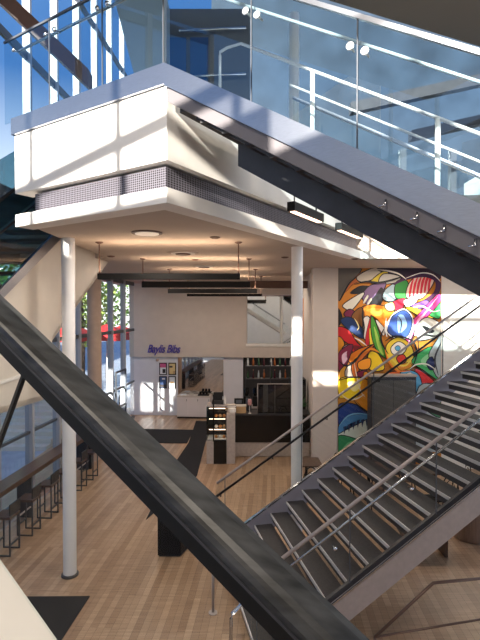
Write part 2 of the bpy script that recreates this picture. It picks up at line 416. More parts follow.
# floor guard, lower right
ga = on_z(375, 637, .25); hgd = 80
gb = on_v(433, 583, ga, hgd); gc = on_v(560, 571, ga, hgd); gd = on_v(560, 606, ga, hgd)
gr = thing('floor_guard_rail', 'angular steel guard rail on the oak floor below the stair side', 'rail', (gb.x, gb.y, 0))
MB().tube([ga, gb, gc], .022).build('top_rail', 'guard', gr)
MB().tube([ga, gd], .016).build('bottom_rail', 'guard', gr)
MB().tube([V((gd.x, gd.y, 0.0)), gd, gc], .024).build('leg', 'guard', gr)
MB().tube([V((ga.x, ga.y, 0.0)), ga], .02).build('leg', 'guard', gr)
# drum planter and bench end under the stair
q = on_z(474, 545, 0)
dp = thing('metal_drum', 'round brushed metal bin on the oak floor behind the stair side', 'bin', q + V((.1, .35, 0)))
MB().lathe(q + V((.1, .35, 0)), [(.33, 0), (.34, .03), (.34, .72), (.32, .74)], 36).build('body', mat('drum_metal', (150, 130, 118), .35, .7, noise=.2, scale=10, stretch=((0, 0, 0), (8, 8, .3))), dp)
MB().lathe(q + V((.1, .35, .74)), [(.345, 0), (.345, .03), (.25, .035)], 36).build('rim', 'stringer', dp)
q = on_z(431, 559, 0)
bn = thing('bench', 'low dark wooden bench partly hidden below the stair side', 'bench', q)
MB().box(q + V((-.05, .25, .40)), (.9, .42, .06)).build('seat', 'wood', bn)
for sx in (-.42, .32): MB().box(q + V((sx, .25, .185)), (.06, .38, .37)).build('leg', 'wood', bn)

# ------------------------------------------------------------------ columns
cl = on_z(70, 575, 0)
t = thing('column', 'slim round white column on the left, standing clear on the oak floor', 'column', cl)
MB().lathe(cl, [(.115, 0), (.115, ZC + .3)], 32).build('shaft', 'colm', t)
MB().lathe(cl, [(.15, 0.001), (.15, .03), (.12, .04)], 32).build('base_ring', 'darksteel', t)
cr = at_d(297, 300, 9.65); cr.z = 0
t = thing('column', 'slim round white column behind the lower stair, in front of the dark bar', 'column', cr)
MB().lathe(cr, [(.115, 0), (.115, ZC + .02)], 32).build('shaft', 'colm', t)
MB().lathe(cr, [(.15, 0.001), (.15, .03), (.12, .04)], 32).build('base_ring', 'darksteel', t)
q = at_d(294, 70, 10.6); q.z = Z5 - .05
tag(MB().lathe(q, [(.115, 0), (.115, 11.2 - q.z)], 32).build('column', 'colm'), 'round white column seen through the glass above the landing', 'column')
q = on_z(95, 459, 0)
tag(MB().lathe(q, [(.22, 0), (.22, ZC + .02)], 40).build('pillar', 'pillar'), 'thick round tan pillar beside the tall windows', 'pillar')

# ------------------------------------------------------------------ back of the hall
BW = V((-3.9, 21.85, 0))                    # a point on the back wall
def bwall(x, y, off=0.): return on_v(x, y, BW - W4 * off, 94.2)
def bquad(mb, x0, y0, x1, y1, off=0., th=.1, zb=None):
    a = bwall(x0, y1, off); b = bwall(x1, y1, off); c = bwall(x1, y0, off); d = bwall(x0, y0, off)
    z0 = (a.z + b.z) / 2 if zb is None else zb; z1 = (c.z + d.z) / 2
    return mb.prism([V((a.x, a.y, z0)), V((b.x, b.y, z0)), V((b.x, b.y, z1)), V((a.x, a.y, z1))], W4 * th)
zh = bwall(210, 357).z
p = bwall(130, 300); p2 = bwall(247, 300); p3 = bwall(325, 300)
def wallpiece(a, b, z0, z1, name, m, off=0., th=.2):
    a = V((a.x, a.y, z0)) - W4 * off; b = V((b.x, b.y, z0)) - W4 * off
    return struct(MB().prism([a, b, V((b.x, b.y, z1)), V((a.x, a.y, z1))], W4 * th).build(name, m))
wallpiece(p, p2, zh, ZC, 'wall_back', 'warmwall', .12, .5)
zs = bwall(270, 345).z; zt = bwall(270, 295).z
wallpiece(p2, p3, zh, zs, 'wall_back_sill', 'warmwall', .12, .5)
wallpiece(p2, p3, zt, ZC, 'wall_back_top', 'warmwall', .12, .5)
wallpiece(bwall(292, 300), p3, zs, zt, 'wall_back_side', 'warmwall', .12, .5)
wallpiece(p, bwall(243, 380), 0, zh, 'wall_back_lower', 'coolwall', 0, .35)
wallpiece(bwall(243, 380), p3, 0, zh, 'wall_back_bar', 'shelfdark', -.2, .2)
struct(bquad(MB(), 130, 411, 177, 414, .03, .03, 0.001).build('baseboard_back', 'coolwall'))
tag(bquad(MB(), 247, 295.5, 292, 345, -.06, .02).build('wall_mirror', 'mirror'), 'square mirror set high in the beige wall above the bar', 'mirror')
struct(bquad(MB(), 246, 344, 293, 346.5, .16, .2).build('trim_6', 'plaster'))
tag(bquad(MB(), 178, 357.5, 223.5, 396, .02, .02).build('wall_mirror', 'mirror'), 'wide wall mirror above the white cabinet counter', 'mirror')
# side wall of the bar, back to the pier
pr = at_d(313, 350, 14.2); pr2 = at_d(337.9, 350, 14.2)
wr = bwall(296, 350, .1)
struct(MB().prism([V((pr.x + .12, pr.y + .1, 0)), V((pr.x + .32, pr.y + .1, 0)), V((wr.x + .3, wr.y, 0)), V((wr.x + .1, wr.y, 0))], (0, 0, ZC)).build('wall_right', 'warmwall'))
a = on_v(303.5, 345, V((pr.x + .12, pr.y + .1, 0)), math.degrees(math.atan2(wr.x + .1 - pr.x - .12, wr.y - pr.y - .1)))
hw = (V((wr.x + .1, wr.y, 0)) - V((pr.x + .12, pr.y + .1, 0))).normalized()
tag(MB().para(V((a.x - .03, a.y, bwall(306, 345).z + .25)), hw * .9, (.03, 0, 0), (0, 0, 1.75)).build('wall_panel', 'amber'), 'tall wood panel coloured as warmly lit on the side wall next to the high mirror', 'panel')  # warm light of the slot is put into the wood colour
# pier and mural wall
struct(MB().para(V((pr.x, pr.y - .0, 0)), (pr2.x - pr.x, 0, 0), (0, .4, 0), (0, 0, ZC)).build('wall_pier', 'warmwall'))
MY = 14.3
struct(MB().para(V((pr2.x - .02, MY, 0)), (9, 0, 0), (0, .3, 0), (0, 0, ZC)).build('wall_mural', 'plaster'))
struct(MB().para((11, E1.y, 0), (.3, 0, 0), (0, 12, 0), (0, 0, 11)).build('wall_right_end', 'plaster'))
q = at_d(250, 288, 17.0); q2 = at_d(312, 281, 17.0)
struct(MB().para(V((q.x, q.y, q.z)), (q2.x - q.x, 0, 0), (0, .3, 0), (0, 0, q2.z - q.z)).build('trim_7', 'brown'))
# purple script sign
cu = bpy.data.curves.new('wall_sign', 'FONT'); cu.body = 'Baylis Bibs'; cu.shear = .35; cu.extrude = .02; cu.offset = .004
cu.size = .52; cu.space_character = .92
so = bpy.data.objects.new('wall_sign', cu); col.objects.link(so); q = bwall(147, 352.5, .16)
so.location = q; so.rotation_euler = (R(90), 0, R(-4.2)); cu.materials.append(M['purple'])
bpy.context.view_layer.update()
so.scale.x = (bwall(180, 350, .16) - bwall(147, 350, .16)).length / max(so.dimensions.x, .01)
me_ = bpy.data.meshes.new_from_object(so.evaluated_get(bpy.context.evaluated_depsgraph_get())); s_o = bpy.data.objects.new('wall_sign', me_); col.objects.link(s_o)
s_o.location, s_o.rotation_euler, s_o.scale = so.location, so.rotation_euler, so.scale
bpy.data.objects.remove(so); so = s_o; so.name = 'wall_sign'
tag(so, 'purple script lettering sign on the beige wall above the posters', 'sign')
# posters
def poster(x0, y0, x1, y1, bg, label, bits):
    c = bwall((x0 + x1) / 2, y1, .06)
    t = thing('poster', label, 'poster', c, 'framed posters on the back wall')
    bquad(MB(), x0, y0, x1, y1, .03, .03).build('frame', 'black', t)
    pa_ = bquad(MB(), x0 + .9, y0 + .9, x1 - .9, y1 - .9, .04, .012).build('print', bg, t)
    for (a, b, c_, d, m, nm) in bits:
        mb = bquad(MB(), a, b, c_, d, .046, .008)
        sub(mb, nm, m, pa_)
poster(159.2, 362.8, 166.8, 375, 'bluewhite', 'framed pink and white poster, upper left of the four', [(160.1, 363.7, 165.9, 367.5, 'pink', 'pink_block'), (162.5, 369, 165.5, 373, 'inkdark', 'dark_block')])
poster(168.4, 362.8, 176, 375, 'cream2', 'framed tan poster, upper right of the four', [(169.5, 366, 172.5, 367.6, 'inkdark', 'dark_block'), (173, 371, 175.1, 374, 'tan', 'tan_block')])
poster(159, 376.2, 166.8, 388.5, 'blue', 'framed dark blue poster, lower left of the four', [(160, 384.5, 165.9, 387.4, 'inkdark', 'dark_block'), (162, 378, 165, 379.6, 'bluewhite', 'pale_block')])
poster(168.4, 376.2, 175.8, 388.5, 'bluewhite', 'framed white poster, lower right of the four', [(170, 381.5, 174, 383.5, 'tan', 'tan_block')])
q = bwall(157.3, 360, .1)
tag(MB().lathe(q, [(.07, 0), (.07, .03), (.04, .06)], 16, -W4).build('wall_spotlight', 'pillar'), 'small round fitting on the wall above the posters', 'light')
q = bwall(163.5, 398, .02)
tag(MB().box(q, (.08, .02, .12), R(-4.2)).build('wall_socket', 'white'), 'small white socket plate low on the back wall', 'socket')

# white cabinet counter
q0 = on_z(177, 418.5, 0); q1 = on_z(210.5, 418.5, 0); wx = (q1 - q0).dot(U4); zt = .95
wc = thing('cabinet_counter', 'low white cabinet counter below the wall mirror', 'cabinet', q0 + U4 * (wx / 2))
MB().para(q0 + UP * .08 + W4 * .02, U4 * wx, W4 * .5, (0, 0, zt - .08)).build('body', 'whitecab', wc)
MB().para(q0 + W4 * .06 + UP * .001, U4 * wx, W4 * .4, (0, 0, .08)).build('plinth', 'shelfdark', wc)
MB().para(q0 - W4 * .02 + UP * zt, U4 * (wx + .02), W4 * .56, (0, 0, .05)).build('worktop', 'worktop', wc)
for i in range(3):
    dr = MB().para(q0 + UP * .1 + U4 * (wx / 3 * i + .01), U4 * (wx / 3 - .02), W4 * .02, (0, 0, zt - .14)).build('door', 'whitecab', wc)
    sub(MB().box(q0 + UP * .82 + U4 * (wx / 3 * i + wx / 3 - .06) - W4 * .01, (.015, .02, .1)), 'handle', 'darksteel', dr)
for dx, m, nm, lb_, s in ((.25, 'bluewhite', 'paper_stack', 'white paper stack on the cabinet counter, left end', (.25, .2, .05)), (.6, 'worktop', 'paper_stack', 'cream leaflet stack in the middle of the cabinet counter', (.22, .2, .06))):
    tag(MB().box(q0 + U4 * dx + W4 * .22 + UP * (zt + .05 + s[2] / 2), s, R(8)).build(nm, m, bevel=.008), lb_, 'paper', 'leaflets on the cabinet counter')
c = q0 + U4 * 1.15 + W4 * .24 + UP * (zt + .05)
t = thing('serving_tray', 'black tray of jars on the right of the cabinet counter', 'tray', c)
MB().box(c + UP * .02, (.5, .3, .04)).build('tray', 'black', t, .006)
for dx in (-.14, 0, .14): MB().lathe(c + V((dx, 0, .04)), [(.05, 0), (.055, .05), (.045, .12), (.05, .13)], 14).build('jar', 'black', t)

# bar counter with black front
c0 = on_z(235, 457, 0); CX0 = c0.x; CY = c0.y; CX1 = pr.x + .1; ct = 1.40
bc = thing('bar_counter', 'long bar counter with black front on a grey stone base', 'counter', (1, CY, 0))
MB().para((CX0, CY, .02), (CX1 - CX0, 0, 0), (0, .7, 0), (0, 0, .46)).build('stone_base', 'stone', bc)
MB().para((CX0, CY - .02, .48), (CX1 - CX0, 0, 0), (0, .72, 0), (0, 0, ct - .52)).build('front_panel', 'blackgloss', bc)
MB().para((CX0 - .02, CY - .06, ct - .04), (CX1 - CX0 + .04, 0, 0), (0, .8, 0), (0, 0, .04)).build('worktop', 'shelfdark', bc)
MB().para((CX0 + .75, CY + .1, ct), (1.1, 0, 0), (0, .012, 0), (0, 0, .95)).build('glass_guard', 'smoke', bc)
MB().para((CX0 + .75, CY + .09, ct + .95), (1.1, 0, 0), (0, .03, 0), (0, 0, .02)).build('guard_rail', 'stringer', bc)
for dx in (.74, 1.3, 1.84): MB().tube([(CX0 + dx, CY + .12, ct), (CX0 + dx, CY + .12, ct + .97)], .014, 8).build('guard_post', 'stringer', bc)
# display case
d0 = on_z(206.5, 464, 0); dw = on_z(229.5, 464, 0).x - d0.x; dy = d0.y; ex = on_z(235, 464, 0).x - d0.x
dc = thing('display_case', 'glass pastry display case with lit shelves at the end of the bar', 'display case', (d0.x + dw / 2, dy, 0))
MB().para(d0, (.22, 0, 0), (0, .75, 0), (0, 0, .72)).build('side_panel', 'stone', dc)
MB().para(d0 + V((.22, 0, 0)), (.40, 0, 0), (0, .7, 0), (0, 0, .72)).build('front_panel', 'blackgloss', dc)
MB().para(d0 + V((.62, 0.02, 0)), (ex - .62, 0, 0), (0, .7, 0), (0, 0, ct + .15)).build('side_panel', 'stone', dc)
for k in range(3): MB().para(d0 + V((.03, .06, .74 + k * .33)), (.58, 0, 0), (0, .55, 0), (0, 0, .015)).build('shelf', 'white' if k == 0 else 'glass', dc)
MB().para(d0 + V((.0, 0, .72)), (.62, 0, 0), (0, .012, 0), (0, 0, 1.05)).build('front_glass', 'glass', dc)
MB().para(d0 + V((.0, .012, .72)), (.012, 0, 0), (0, .6, 0), (0, 0, 1.05)).build('side_glass', 'tealglass', dc)
MB().para(d0 + V((.0, 0, 1.77)), (.62, 0, 0), (0, .62, 0), (0, 0, .03)).build('top', 'stringer', dc)
MB().para(d0 + V((.2, -.01, .7)), (.04, 0, 0), (0, .03, 0), (0, 0, 1.45)).build('front_post', 'black', dc)
MB().para(d0 + V((.0, .62, .72)), (.62, 0, 0), (0, .02, 0), (0, 0, 1.05)).build('back_panel', 'shelfdark', dc)
for k in range(3):
    MB().box(d0 + V((.33, .1, 1.045 + k * .33)), (.5, .03, .015)).build('light_strip', 'ledwarm', dc)
names = ('left', 'middle', 'right'); rows = ('bottom', 'middle', 'top')
for k in range(3):
    for i in range(3):
        p = d0 + V((.29 + .125 * i, .22, .756 + k * .33))
        m = ('bread', 'white', 'bread', 'tan')[(k + i) % 4]
        tag(MB().lathe(p, [(.03, 0), (.05, .02), (.048, .06), (.025, .085)], 12).build('pastry', m),
            f"{'white iced' if m == 'white' else 'golden' if m == 'bread' else 'tan'} pastry on the {rows[k]} shelf of the display case, {names[i]}", 'pastry', 'pastries in the display case')
# things on and behind the bar
def item(mb, name, m, label, cat, group=None, bevel=0): return tag(mb.build(name, m, None, bevel), label, cat, group)
ty = 1.80
tx = d0.x
t = thing('cash_register', 'black cash register standing on the display case', 'cash register', (tx + .33, dy + .35, ty))
MB().box((tx + .33, dy + .4, ty + .05), (.36, .3, .1)).build('drawer', 'shelfdark', t)
MB().prism([V((tx + .2, dy + .3, ty + .12)), V((tx + .2, dy + .38, ty + .36)), V((tx + .2, dy + .41, ty + .36)), V((tx + .2, dy + .36, ty + .12))], (.28, 0, 0)).build('screen', 'black', t)
MB().box((tx + .33, dy + .42, ty + .13), (.05, .05, .08)).build('neck', 'black', t)
bx = d0.x + .7; bz = ct + .15
item(MB().lathe((bx + .08, dy + .3, bz), [(.12, 0), (.13, .02), (.13, .12), (.02, .13)], 20), 'plate_stack', 'white', 'stack of white plates beside the cash register on the bar end', 'plates')
t = thing('bakery_box', 'kraft cardboard box on the bar worktop near the register', 'box', (CX0 + .2, CY + .25, ct))
MB().box((CX0 + .2, CY + .25, ct + .11), (.32, .3, .22)).build('body', 'tan', t); MB().box((CX0 + .2, CY + .25, ct + .23), (.34, .32, .02)).build('lid', 'worktop', t)
t = thing('receipt_printer', 'small black machine on the bar near the kraft box', 'machine', (CX0 + .12, CY + .58, ct))
MB().box((CX0 + .12, CY + .58, ct + .2), (.3, .1, .4)).build('body', 'black', t); MB().box((CX0 + .12, CY + .525, ct + .3), (.2, .02, .12)).build('screen', 'greyblue', t)
def glassware(x, y, label, m='glass', s=1.):
    t = thing('stemmed_glass', label, 'glass', (x, y, ct))
    MB().lathe((x, y, ct), [(.05, 0), (.05, .008), (.008, .02), (.008, .16 * s)], 16).build('stem', 'white', t)
    MB().lathe((x, y, ct + .16 * s), [(.008, 0), (.06, .05), (.07, .14), (.055, .22)], 18).build('bowl', m, t)
glassware(CX0 + .48, CY + .1, 'tall pink stemmed glass on the left of the black bar', mat('pink_glass', (206, 150, 146), .3), 1.5)
for i in range(6):
    x = CX0 + .95 + i * .13
    lab = ('leftmost', 'second from left', 'third from left', 'third from right', 'second from right', 'rightmost')[i]
    item(MB().lathe((x, CY + .25, ct), [(.035, 0), (.045, .02), (.05, .11 if i % 2 else .17), (.046, .11 if i % 2 else .17), (.03, .02)], 14), 'cup', ('white', 'tan', 'white', 'worktop', 'white', 'stone')[i],
         f'{("short" if i % 2 else "tall")} cup behind the bar guard, {lab} of the row', 'cup', 'cups behind the bar guard')
t = thing('tray_stack', 'stack of cream trays on the display case end of the bar', 'trays', (bx + .1, dy + .55, bz))
for i in range(4): MB().box((bx + .02 + .01 * i, dy + .55, bz + .03 + .05 * i), (.3, .22, .035), .1 * i).build('tray', ('worktop', 'tan', 'white', 'worktop')[i], t, .006)
item(MB().lathe((tx + .56, dy + .3, ty), [(.035, 0), (.04, .02), (.04, .16), (.015, .22), (.015, .27)], 14), 'water_bottle', 'white', 'white bottle on the display case beside the cash register', 'bottle')
t = thing('coffee_urn', 'small dark coffee urn behind the kraft box on the bar', 'urn', (CX0 + .45, CY + .55, ct))
MB().lathe((CX0 + .45, CY + .55, ct), [(.1, 0), (.1, .03), (.095, .04), (.095, .4), (.07, .44)], 20).build('body', 'darksteel', t)
MB().lathe((CX0 + .45, CY + .55, ct + .44), [(.075, 0), (.06, .03), (.015, .035), (.015, .06)], 18).build('lid', 'black', t)
MB().tube([(CX0 + .45, CY + .46, ct + .08), (CX0 + .45, CY + .41, ct + .08), (CX0 + .45, CY + .4, ct + .05)], .012, 8).build('tap', 'chrome', t)
# back bar
BY = 18.6
bb = thing('back_bar', 'dark back bar counter with shelves behind the bar', 'counter', (1.3, BY, 0))
MB().para((-.1, BY, 0.001), (2.35, 0, 0), (0, .6, 0), (0, 0, .95)).build('body', 'shelfdark', bb)
MB().para((-.12, BY - .03, .95), (2.38, 0, 0), (0, .66, 0), (0, 0, .05)).build('worktop', 'stringer', bb)
for z in (2.0, 2.5): MB().para((.2, BY + .55, z), (2.0, 0, 0), (0, .28, 0), (0, 0, .04)).build('shelf', 'darksteel', bb)
for x in (.2, 1.2, 2.18): MB().para((x, BY + .56, 1.0), (.04, 0, 0), (0, .04, 0), (0, 0, 1.7)).build('upright', 'darksteel', bb)
em = thing('espresso_machine', 'large dark espresso machine with copper top on the back bar', 'coffee machine', (1.5, BY + .25, 1.0))
MB().box((1.5, BY + .27, 1.45), (1.0, .45, .36)).build('body', 'darksteel', em, .03)
MB().box((1.5, BY + .27, 1.04), (1.05, .5, .08)).build('drip_tray', 'chrome', em)
MB().box((1.5, BY + .42, 1.2), (.95, .12, .3)).build('back_body', 'shelfdark', em)
MB().box((1.65, BY + .27, 1.69), (.7, .42, .12)).build('cup_rail', 'copper', em, .02)
for dx in (-.3, 0, .3):
    g = MB().lathe((1.5 + dx, BY + .1, 1.2), [(.05, 0), (.05, .08), (.03, .1)], 14).build('group_head', 'chrome', em)
    sub(MB().tube([(1.5 + dx, BY + .05, 1.22), (1.5 + dx, BY - .12, 1.2)], .02, 8), 'handle', 'black', g)
def grinder(x, label):
    t = thing('coffee_grinder', label, 'grinder', (x, BY + .25, 1.0))
    MB().box((x, BY + .25, 1.2), (.2, .26, .4)).build('body', 'black', t, .02)
    MB().lathe((x, BY + .25, 1.4), [(.05, 0), (.1, .12), (.1, .3), (.06, .32)], 16).build('hopper', 'smoke', t)
grinder(.25, 'black coffee grinder left of the espresso machine on the back bar'); grinder(.6, 'black coffee grinder just beside the espresso machine')
bcols = [mat(f'bottle_glass_{n}', c, .2) for n, c in (('green', (40, 74, 44)), ('amber', (150, 84, 40)), ('clear', (190, 194, 196)), ('wine', (70, 26, 34)))]
bn_ = ('green', 'amber', 'pale', 'wine-red')
for r, z in enumerate((2.04, 2.54)):
    for i in range(9):
        x = .32 + i * .215
        if abs(x - 1.2) < .03: x += .07
        k = (i * 3 + r * 2) % 4
        t = thing('bottle', f'{bn_[k]} bottle on the {"lower" if r == 0 else "upper"} back bar shelf, number {("one", "two", "three", "four", "five", "six", "seven", "eight", "nine")[i]} from the left', 'bottle', (x, BY + .68, z), 'bottles on the back bar shelves')
        MB().lathe((x, BY + .68, z), [(.04, 0), (.042, .02), (.042, .19), (.018, .25), (.016, .31)], 12).build('body', bcols[k], t)
        MB().lathe((x, BY + .68, z + .31), [(.018, 0), (.018, .035)], 10).build('cap', ('black', 'copper')[i % 2], t)
# tall equipment and plant beside the pier
t = thing('fridge', 'tall dark drinks fridge between the white column and the pier', 'fridge', (2.1, 16.9, 0))
MB().para((1.75, 16.7, 0.001), (.55, 0, 0), (0, .6, 0), (0, 0, 2.35)).build('body', 'black', t); MB().para((1.78, 16.67, .2), (.49, 0, 0), (0, .025, 0), (0, 0, 1.95)).build('glass_door', 'smoke', t)
MB().box((1.8, 16.655, 1.2), (.02, .02, .5)).build('handle', 'chrome', t)
def potted(x, y, z, h, label, n=60, pot='white'):
    t = thing('potted_plant', label, 'plant', (x, y, z))
    MB().lathe((x, y, z), [(.07, 0), (.1, .18), (.09, .18)], 16).build('pot', pot, t)
    m = MB()
    for i in range(n):
        a = random.random() * 6.28; e = random.uniform(.2, 1.4); L = h * random.uniform(.5, 1.)
        d = V((math.cos(a) * math.cos(e), math.sin(a) * math.cos(e), math.sin(e))); s_ = d.cross(UP).normalized() * .025
        b = V((x, y, z + .16)); k = d.cross(s_).normalized() * .004
        m.prism([b, b + d * L * .6 + s_, b + d * L + UP * -.03, b + d * L * .6 - s_], k)
    o = m.build('foliage', 'green', t)
potted(CX1 - .32, CY + .3, ct, .6, 'leafy green plant in a white pot on the right end of the bar')

# ------------------------------------------------------------------ mats
def floor_mat(pts, label, z=.004):
    P = [on_z(x, y, z) for x, y in pts]
    return tag(MB().prism(P, (0, 0, .012)).build('floor_mat', 'matb', bevel=.003), label, 'mat')
a = on_z(143, 429, 0); b = on_z(207, 430, 0); c = on_z(207, 443.5, 0); d = on_z(140, 443, 0)
floor_mat([(140, 429), (194, 430), (187, 443.5), (128, 443)], 'black floor mat lying crosswise below the white cabinet')
floor_mat([(196, 421), (211, 421.5), (197, 476), (146, 520), (166, 476), (188.5, 443)], 'long black floor mat running towards the bar display case')
floor_mat([(25, 597), (90, 596.5), (58, 646), (10, 690), (-18, 660)], 'dark grey doormat on the oak floor beside the left column')
# black pedestal
q = on_z(157.5, 557, 0); q2 = on_z(180.5, 557.5, 0)
pd = thing('pedestal', 'black box pedestal standing on the oak floor behind the handrail', 'pedestal', q)
w = q2.x - q.x
MB().para(q + UP * .03, (w, 0, 0), W4 * .55 + U4 * .16, (0, 0, 1.05)).build('body', 'black', pd, .008)
MB().para(q + V((.02, .02, .001)), (w - .04, 0, 0), W4 * .5 + U4 * .15, (0, 0, .03)).build('plinth', 'shelfdark', pd)
MB().para(q + V((-.015, -.015, 1.08)), (w + .03, 0, 0), W4 * .58 + U4 * .16, (0, 0, .03)).build('top', 'blackgloss', pd)

# ------------------------------------------------------------------ window bar and stools
def bar_pt(y, off=0.): return V((-4.98, 9.9, 0)) + W4 * ((y - 9.9) / W4.y) + U4 * off
wb = thing('window_bar', 'long dark wood counter bar along the left windows', 'counter', bar_pt(11))
lnb = (bar_pt(14.4) - bar_pt(7.0))
MB().para(bar_pt(7.0, -.22) + UP * .95, lnb, U4 * .40, (0, 0, .11)).build('worktop', 'wood', wb, .01)
for y in (7.4, 10.9, 14.2): MB().para(bar_pt(y, -.2) + UP * .001, W4 * .06, U4 * .34, (0, 0, .95)).build('support', 'darksteel', wb)
MB().para(bar_pt(14.3, -.2) + UP * .001, W4 * .08, U4 * .4, (0, 0, .95)).build('end_panel', 'shelfdark', wb)
MB().tube([bar_pt(7, .12) + UP * .25, bar_pt(14.3, .12) + UP * .25], .02).build('foot_rail', 'stringer', wb)
stl = thing('bar_stool', '', 'stool', (0, 0, 0), 'bar stools at the window bar')
MB().box((0, 0, .74), (.36, .38, .05)).build('seat', 'wood', stl, .012)
bk = MB().box((.17, 0, .90), (.03, .38, .22)).build('backrest', 'shelfdark', stl, .008)
for sx in (-.16, .16):
    for sy in (-.17, .17): MB().box((sx, sy, .36), (.025, .025, .71)).build('leg', 'darksteel', stl)
for sy in (-.17, .17): MB().box((0, sy, .014), (.32, .025, .025)).build('floor_bar', 'darksteel', stl)
for sx in (-.16, .16): MB().box((sx, 0, .22), (.025, .34, .025)).build('footrest', 'darksteel', stl)
labs = ['dark bar stool at the window bar, cut by the left picture edge', 'dark bar stool at the window bar, second from the left picture edge', 'dark bar stool at the window bar, third from the left picture edge',
        'dark bar stool at the window bar, just left of the white column', 'dark bar stool at the window bar, mostly hidden behind the white column', 'dark bar stool at the far end of the window bar, right of the white column']
for i, y in enumerate((9.35, 10.2, 11.05, 11.9, 12.75, 13.55)):
    pz = bar_pt(y, .46)
    if i == 0: stl.location = pz; stl.rotation_euler = (0, 0, R(-4.2)); stl['label'] = labs[0]
    else: dup(stl, pz, R(-4.2), labs[i])

# ------------------------------------------------------------------ cafe table and chairs under the stair
def cafe_table(x, y, label):
    t = thing('cafe_table', label, 'table', (x, y, 0), 'cafe tables by the mural')
    MB().box((x, y, .74), (.75, .75, .035)).build('tabletop', 'wood', t, .006)
    MB().tube([(x, y, .02), (x, y, .72)], .035, 12).build('post', 'black', t); MB().box((x, y, .015), (.45, .45, .03)).build('base', 'black', t)
ch = thing('cafe_chair', '', 'chair', (0, 0, 0), 'hoop-back chairs by the mural')
MB().lathe((0, 0, .44), [(.19, 0), (.2, .015), (.19, .03)], 20).build('seat', 'wood', ch)
MB().tube([V((.19 * math.cos(a), .16 + .03 * math.sin(a), .46 + .42 * math.sin(a))) for a in [math.pi * k / 12 for k in range(13)]], .014, 8).build('back_hoop', 'black', ch)
MB().tube([V((.11 * math.cos(a), .16 + .02 * math.sin(a), .46 + .3 * math.sin(a))) for a in [math.pi * k / 10 for k in range(11)]], .009, 8).build('inner_hoop', 'black', ch)
for sx in (-1, 1):
    for sy in (-1, 1): MB().tube([(sx * .13, sy * .13, .44), (sx * .18, sy * .18, .0)], .013, 8).build('leg', 'black', ch)
cafe_table(1.75, 12.6, 'dark square cafe table behind the white column, nearest to the bar'); cafe_table(3.3, 12.2, 'dark square cafe table below the stair, in front of the pier'); cafe_table(4.9, 12.0, 'dark square cafe table below the stair, in front of the steel cupboard')
spots = [(1.75, 11.95, 0, 'black hoop-back chair on the camera side of the table nearest the bar'), (2.42, 12.9, -1.4, 'black hoop-back chair right of the table nearest the bar'), (2.7, 12.2, 1.6, 'black hoop-back chair left of the table in front of the pier'),
         (3.3, 11.5, 3.14, 'black hoop-back chair on the camera side of the table in front of the pier'), (4.25, 12.1, 1.5, 'black hoop-back chair left of the table in front of the steel cupboard'), (4.95, 11.35, 3.0, 'black hoop-back chair nearest the stair at the cupboard table'), (5.6, 12.1, -1.6, 'black hoop-back chair right of the cupboard table'), (3.35, 12.9, .1, 'black hoop-back chair by the mural, behind the table in front of the pier')]
for i, (x, y, a, l) in enumerate(spots):
    if i == 0: ch.location = (x, y, 0); ch.rotation_euler = (0, 0, 3.14 + a); ch['label'] = l
    else: dup(ch, (x, y, 0), a, l)

# ------------------------------------------------------------------ mural
MPL = V((0, MY - .03, 0))
mur = MB(); LAY = [0]
def mpt(x, y, k): return at_d(x, y, MY - .03 - .0006 * k)
def smooth(pts, n=5):
    out = []
    N = len(pts)
    for i in range(N):
        p0, p1, p2, p3 = pts[i - 1], pts[i], pts[(i + 1) % N], pts[(i + 2) % N]
        for j in range(n):
            t = j / n
            f = lambda a, b, c, d: .5 * (2 * b + (c - a) * t + (2 * a - 5 * b + 4 * c - d) * t * t + (3 * b - a - 3 * c + d) * t ** 3)
            out.append((f(p0[0], p1[0], p2[0], p3[0]), f(p0[1], p1[1], p2[1], p3[1])))
    return out
CROP = {1: (335, 265, 6.74), 2: (385, 265, 4.73), 3: (335, 340, 5.82)}
pm = {}
def paint(c):
    if c not in pm: pm[c] = mat('mural_paint_%d' % (len(pm) + 1), c, .6)
    return pm[c]
def clampp(p): return (min(max(p[0], 338.2), 441), min(max(p[1], 267.8), 452))
def shape(crop, colr, pts, outline=.9, sharp=False):
    x0, y0, s = CROP[crop]
    q = [(x0 + x / s, y0 + y / s) for x, y in pts]
    if not sharp: q = smooth(q)
    if outline:
        cx = sum(p[0] for p in q) / len(q); cy = sum(p[1] for p in q) / len(q)
        o = []
        N = len(q); ar = sum(q[i - 1][0] * q[i][1] - q[i][0] * q[i - 1][1] for i in range(N)); sg = 1 if ar > 0 else -1
        for i in range(N):
            tx_, ty_ = q[(i + 1) % N][0] - q[i - 1][0], q[(i + 1) % N][1] - q[i - 1][1]; L = math.hypot(tx_, ty_) or 1
            o.append((q[i][0] + sg * ty_ / L * outline, q[i][1] - sg * tx_ / L * outline))
        LAY[0] += 1; mur.use(paint((20, 16, 20))); face(o)
    LAY[0] += 1; mur.use(paint(colr)); face(q)
def face(q):
    q = [clampp(p) for p in q]; o = []
    for p in q:
        if not o or math.hypot(p[0] - o[-1][0], p[1] - o[-1][1]) > .03: o.append(p)
    if len(o) < 3: return
    vs = [mur.bm.verts.new(mpt(x, y, LAY[0])) for x, y in o]
    f = mur.bm.faces.new(vs); f.material_index = mur.cur
    r = bmesh.ops.triangulate(mur.bm, faces=[f])
    for t_ in r['faces']: t_.material_index = mur.cur
Sh = shape
